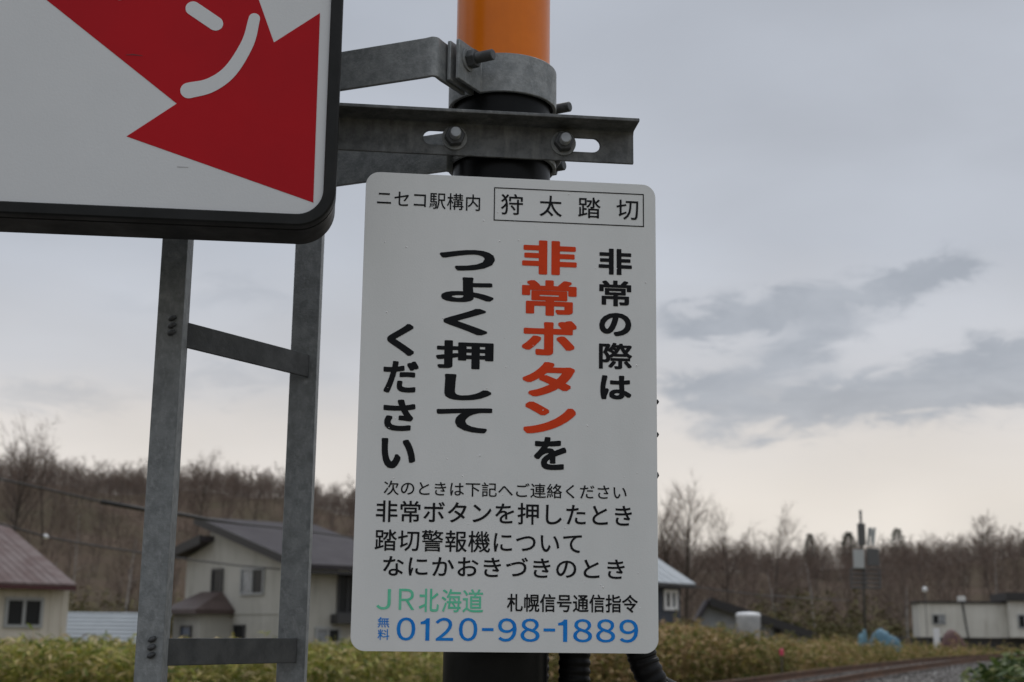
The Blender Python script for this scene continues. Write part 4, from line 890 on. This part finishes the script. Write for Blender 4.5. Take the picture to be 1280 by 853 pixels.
# the wood as one mass
protos = []
for i in range(9):
    r = np.random.default_rng(100 + i); H = 10.0; seg, sp = make_tree(r, H, spread=r.uniform(.24, .36), nprim=13, nsec=5, ntw=5, trunk_r=.10, low=.10, tww=.0034, twl=.12, asc=.9)
    protos.append((seg_arrays(seg, 3), spike_arrays(sp, r)))
for i in range(6):
    r = np.random.default_rng(200 + i); seg, sp = make_tree(r, 10.0, spread=r.uniform(.34, .50), nprim=5, nsec=6, ntw=5, trunk_r=.06, low=.0, tww=.0056, twl=.12, asc=.8, multi=2, lean_=.14)
    protos.append((seg_arrays(seg, 3), spike_arrays(sp, r)))
WV, WF, TV, TF = [], [], [], []; nb1 = nb2 = 0
spots = []
for k_ in range(1900):
    Y = 96 + 185 * rng.random() ** .75; a = rng.uniform(-.47, .47); X = a * Y
    spots.append((X, Y))
NB = 0
for k_ in range(2300): Y = rng.uniform(222, 292); spots.append((rng.uniform(-.46, .46) * Y, Y))
for si, (X, Y) in enumerate(spots):
    crest = si >= 1900
    a_ = X / Y
    if Y < 112 and a_ < .02 : continue
    if Y < 104: continue
    s_ = rng.uniform(.24, .52) if crest else rng.uniform(.36, .66) * (.88 if Y > 225 else 1.0); th_ = rng.uniform(0, 6.28); (v1, f1), (v2, f2) = protos[9 + rng.integers(6) if crest else rng.integers(9)]
    c, s = math.cos(th_), math.sin(th_); R3 = np.array([[c, -s, 0], [s, c, 0], [0, 0, 1]]).T * [s_, s_, s_]
    off = np.array([X, Y, hillh(X, Y) - .2]); WV.append(v1 @ R3 + off); WF.append(f1 + nb1); nb1 += len(v1); TV.append(v2 @ R3 + off); TF.append(f2 + nb2); nb2 += len(v2)
o = link('woodland_trunks', np_mesh('woodland_trunks', np.concatenate(WV), np.concatenate(WF), BARKM), None); setk(o, 'stuff', 'grey-brown trunks of the leafless wood on the hill', 'woodland')
o = link('woodland_twigs', np_mesh('woodland_twigs', np.concatenate(TV), np.concatenate(TF), TWIGM), None); setk(o, 'stuff', 'fine leafless twigs of the wood covering the hill', 'woodland')

# ================================================================= LOW VEGETATION
def leaves(n, posf, m, name, label, cat, seed, size=(.10, .22), wid=.17, nl=(8, 15)):
    r = np.random.default_rng(seed); P0, P1, Wd_, ST = [], [], [], []
    k = 0
    while k < n:
        g_ = posf(r)
        if g_ is None: continue
        x, y, hgt = g_; k += 1; lx_, ly = r.normal(0, .12, 2) * hgt; m_ = r.integers(*nl); top = np.array([x + lx_, y + ly, hgt]); bot = np.array([x, y, 0]); ST.append((bot, top, .006, .003))
        t = 1 - r.random(m_) ** 1.5 * .75; base_ = bot + (top - bot) * t[:, None]; a = r.uniform(0, 6.28, m_); L = r.uniform(*size, m_) * (1 if hgt > .6 else .8)
        d = np.stack([np.cos(a), np.sin(a), r.uniform(-.5, .9, m_)], 1); d /= np.linalg.norm(d, axis=1, keepdims=True); P0.append(base_); P1.append(base_ + d * L[:, None]); Wd_.append(L * wid)
    p0 = np.concatenate(P0); p1 = np.concatenate(P1); w_ = np.concatenate(Wd_); d = p1 - p0; sd_ = np.cross(d, r.normal(0, .5, d.shape) + [0, 0, 1]); sd_ /= np.linalg.norm(sd_, axis=1, keepdims=True) + 1e-9
    mid = p0 + d * .4; vs = np.stack([p0, mid + sd_ * w_[:, None] / 2, p1 - np.array([0, 0, .15]) * np.linalg.norm(d, axis=1, keepdims=True), mid - sd_ * w_[:, None] / 2], 1).reshape(-1, 3)
    fs = np.arange(len(p0) * 4).reshape(-1, 4); v1, f1 = seg_arrays(ST, 3); allv = np.concatenate([vs, v1]); f = np.concatenate([fs, f1 + len(vs)])
    return setk(link(name, np_mesh(name, allv, f, m), None), 'stuff', label, cat)
SASA = mat('bamboo_grass_leaves', (.1, .12, .03), .6, 0, .3, island=[(0, (.07, .10, .018)), (.3, (.20, .24, .04)), (.55, (.38, .37, .07)), (.78, (.50, .40, .14)), (1.0, (.66, .52, .32))], transl=.25, streak=(.9, (1, 1, 1), (.10, .14, .03), .6))
TAN = mat('ochre_shrub_leaves', (.2, .15, .06), .7, 0, .2, island=[(0, (.08, .10, .028)), (.3, (.22, .21, .055)), (.55, (.34, .27, .09)), (.75, (.40, .25, .13)), (1.0, (.60, .45, .27))], transl=.25, streak=(.55, (1, 1, 1), (.085, .12, .03), .85))
GRN = mat('green_bush_leaves', (.07, .12, .03), .55, 0, .35, island=[(0, (.025, .05, .012)), (.5, (.07, .115, .028)), (.85, (.14, .18, .05)), (1, (.30, .30, .12))], transl=.25)
def ytop(px): return np.interp(px, [-200, 0, 60, 150, 240, 330, 440, 700, 830, 870, 905, 960, 1010, 1100, 1240, 1500], [813, 816, 812, 813, 817, 815, 812, 804, 786, 781, 787, 798, 800, 803, 806, 806])
def colpx(x, y): return 640 + F_PX * x / (y * _c)
def pos_far(y0, y1, lo, hi, hfac=(.55, 1.0), side=-3.3):
    def f(r):
        y = y0 + (y1 - y0) * r.random() ** 1.3; px = r.uniform(lo, hi); x = (px - 640) * y * _c / F_PX
        if track_side(x, y) > side: return None
        b = 1 + .5 * math.sin(x * 1.7 + y) * math.sin(x * .63 + 2.1 * y)
        hm = EYE - (ytop(px) - 785.3 + 2 + r.normal(0, 5.5) + 11 * (1.0 - b)) / F_PX * y
        return x, y, max(.3, hm * (1 - (1 - hfac[0]) * r.random() ** 2)) * (r.uniform(1.02, 1.13) if r.random() < .05 else 1)
    return f
leaves(12500, pos_far(15, 34, -60, 560), SASA, 'bamboo_grass', 'dense yellow-green bamboo grass along the bottom left', 'bamboo grass', 1, size=(.09, .21), wid=.19)
leaves(5200, pos_far(22, 46, 640, 960), TAN, 'shrub_growth', 'ochre and green shrub growth right of the notice', 'shrubs', 2, size=(.10, .2), wid=.45, nl=(10, 20))
leaves(5200, pos_far(34, 84, 930, 1330, (.4, 1.0), -3.0), TAN, 'verge_growth', 'low ochre grass and weeds beyond the railway track', 'verge growth', 3, size=(.14, .32), wid=.2, nl=(10, 18))
leaves(1600, pos_far(34, 50, -60, 700), SASA, 'rough_grass', 'rough grass before the houses on the left', 'grass', 4, size=(.14, .3))
def pos_bush(r):
    a = r.uniform(0, 6.28); q = math.sqrt(r.random()); y = 17.5 + math.sin(a) * 2.4 * q; x = 7.2 + math.cos(a) * 1.15 * q
    return x, y, (1.46 * (1 - .22 * q * q)) * r.uniform(.7, 1.0)
b_ = leaves(520, pos_bush, GRN, 'leafy_bush', 'fresh green leafy bush in the bottom right corner', 'bush', 5, size=(.10, .2), wid=.42, nl=(14, 26))
# olive undergrowth at the foot of the wood
def pos_under(r):
    y = r.uniform(92, 118); a = r.uniform(-.45, .45); x = a * y
    if track_side(x, y) > -3: return None
    px = colpx(x, y); lim = np.interp(px, [-100, 0, 100, 180, 440, 830, 980, 1100, 1150, 1400], [3.0, 3.0, 5.0, 5.0, 3.0, 2.0, 5.0, 4.6, 1.4, 1.2])
    return x, y, lim * (.35 + .65 * r.random()) * (.7 + .3 * math.sin(x * .35 + y * .2))
OLV = mat('olive_undergrowth', (.07, .06, .03), .9, 0, .1, island=[(0, (.075, .078, .032)), (.5, (.12, .11, .05)), (1.0, (.19, .15, .085))])
leaves(3600, pos_under, OLV, 'undergrowth', 'olive brown undergrowth at the foot of the wood', 'undergrowth', 6, size=(.25, .6), wid=.3, nl=(12, 22))

def pos_culm(r):
    y = r.uniform(16, 30); px = r.choice([r.uniform(-60, 560), r.uniform(820, 960)]); y = y if px < 600 else y + 8; x = (px - 640) * y * _c / F_PX
    if track_side(x, y) > -3.3: return None
    return x, y, max(.5, EYE - (ytop(px) - 785.3 + r.uniform(-14, 6)) / F_PX * y)
DRY = mat('dry_stalks', (.4, .3, .16), .8, 0, .1, island=[(0, (.30, .22, .12)), (.6, (.45, .34, .18)), (1.0, (.20, .12, .07))])
leaves(420, pos_culm, DRY, 'dry_stalks', 'dry tan stalks standing out of the bamboo grass', 'dry grass', 9, size=(.05, .16), wid=.16, nl=(4, 9))

# loose ballast stones, real gravel on the bed where it can still be told apart
STN = mat('ballast_stones', (.2, .19, .18), .9, 0, .15, island=[(0, (.07, .062, .056)), (.4, (.13, .12, .112)), (.75, (.21, .20, .19)), (1.0, (.34, .33, .32))])
r = np.random.default_rng(77); n_st = 30000
ii = r.integers(30, 108, n_st); fr_ = r.random(n_st); oo = r.uniform(-3.0, 6.2, n_st)
tp_ = np.array([(p.x, p.y) for p in tl_]); nn_ = np.array([tuple(tnorm(i)[0]) for i in range(len(tl_))])
c2 = tp_[ii] * (1 - fr_[:, None]) + tp_[ii + 1] * fr_[:, None] + nn_[ii] * oo[:, None]
zz3 = np.interp(oo, [-3.0, -2.3, -1.5, 1.5, 2.4, 4.6, 6.5], [0, .34, .37, .37, .34, .10, .004])
sz = r.uniform(.028, .062, n_st); oct_ = np.array([(1, 0, 0), (-1, 0, 0), (0, 1, 0), (0, -1, 0), (0, 0, .75), (0, 0, -.75)], float)
vv = oct_[None] * r.uniform(.7, 1.3, (n_st, 6, 1)) * sz[:, None, None]; th9 = r.uniform(0, 6.28, n_st); cc, ss = np.cos(th9)[:, None], np.sin(th9)[:, None]
vv = np.stack([vv[:, :, 0] * cc - vv[:, :, 1] * ss, vv[:, :, 0] * ss + vv[:, :, 1] * cc, vv[:, :, 2]], 2) + np.concatenate([c2, (zz3 + .012)[:, None]], 1)[:, None]
of_ = np.array([(0, 2, 4), (2, 1, 4), (1, 3, 4), (3, 0, 4), (2, 0, 5), (1, 2, 5), (3, 1, 5), (0, 3, 5)])
setk(link('ballast_stones', np_mesh('ballast_stones', vv.reshape(-1, 3), (np.arange(n_st)[:, None, None] * 6 + of_[None]).reshape(-1, 3), STN), None), 'stuff', 'loose grey ballast stones round the railway track', 'gravel')
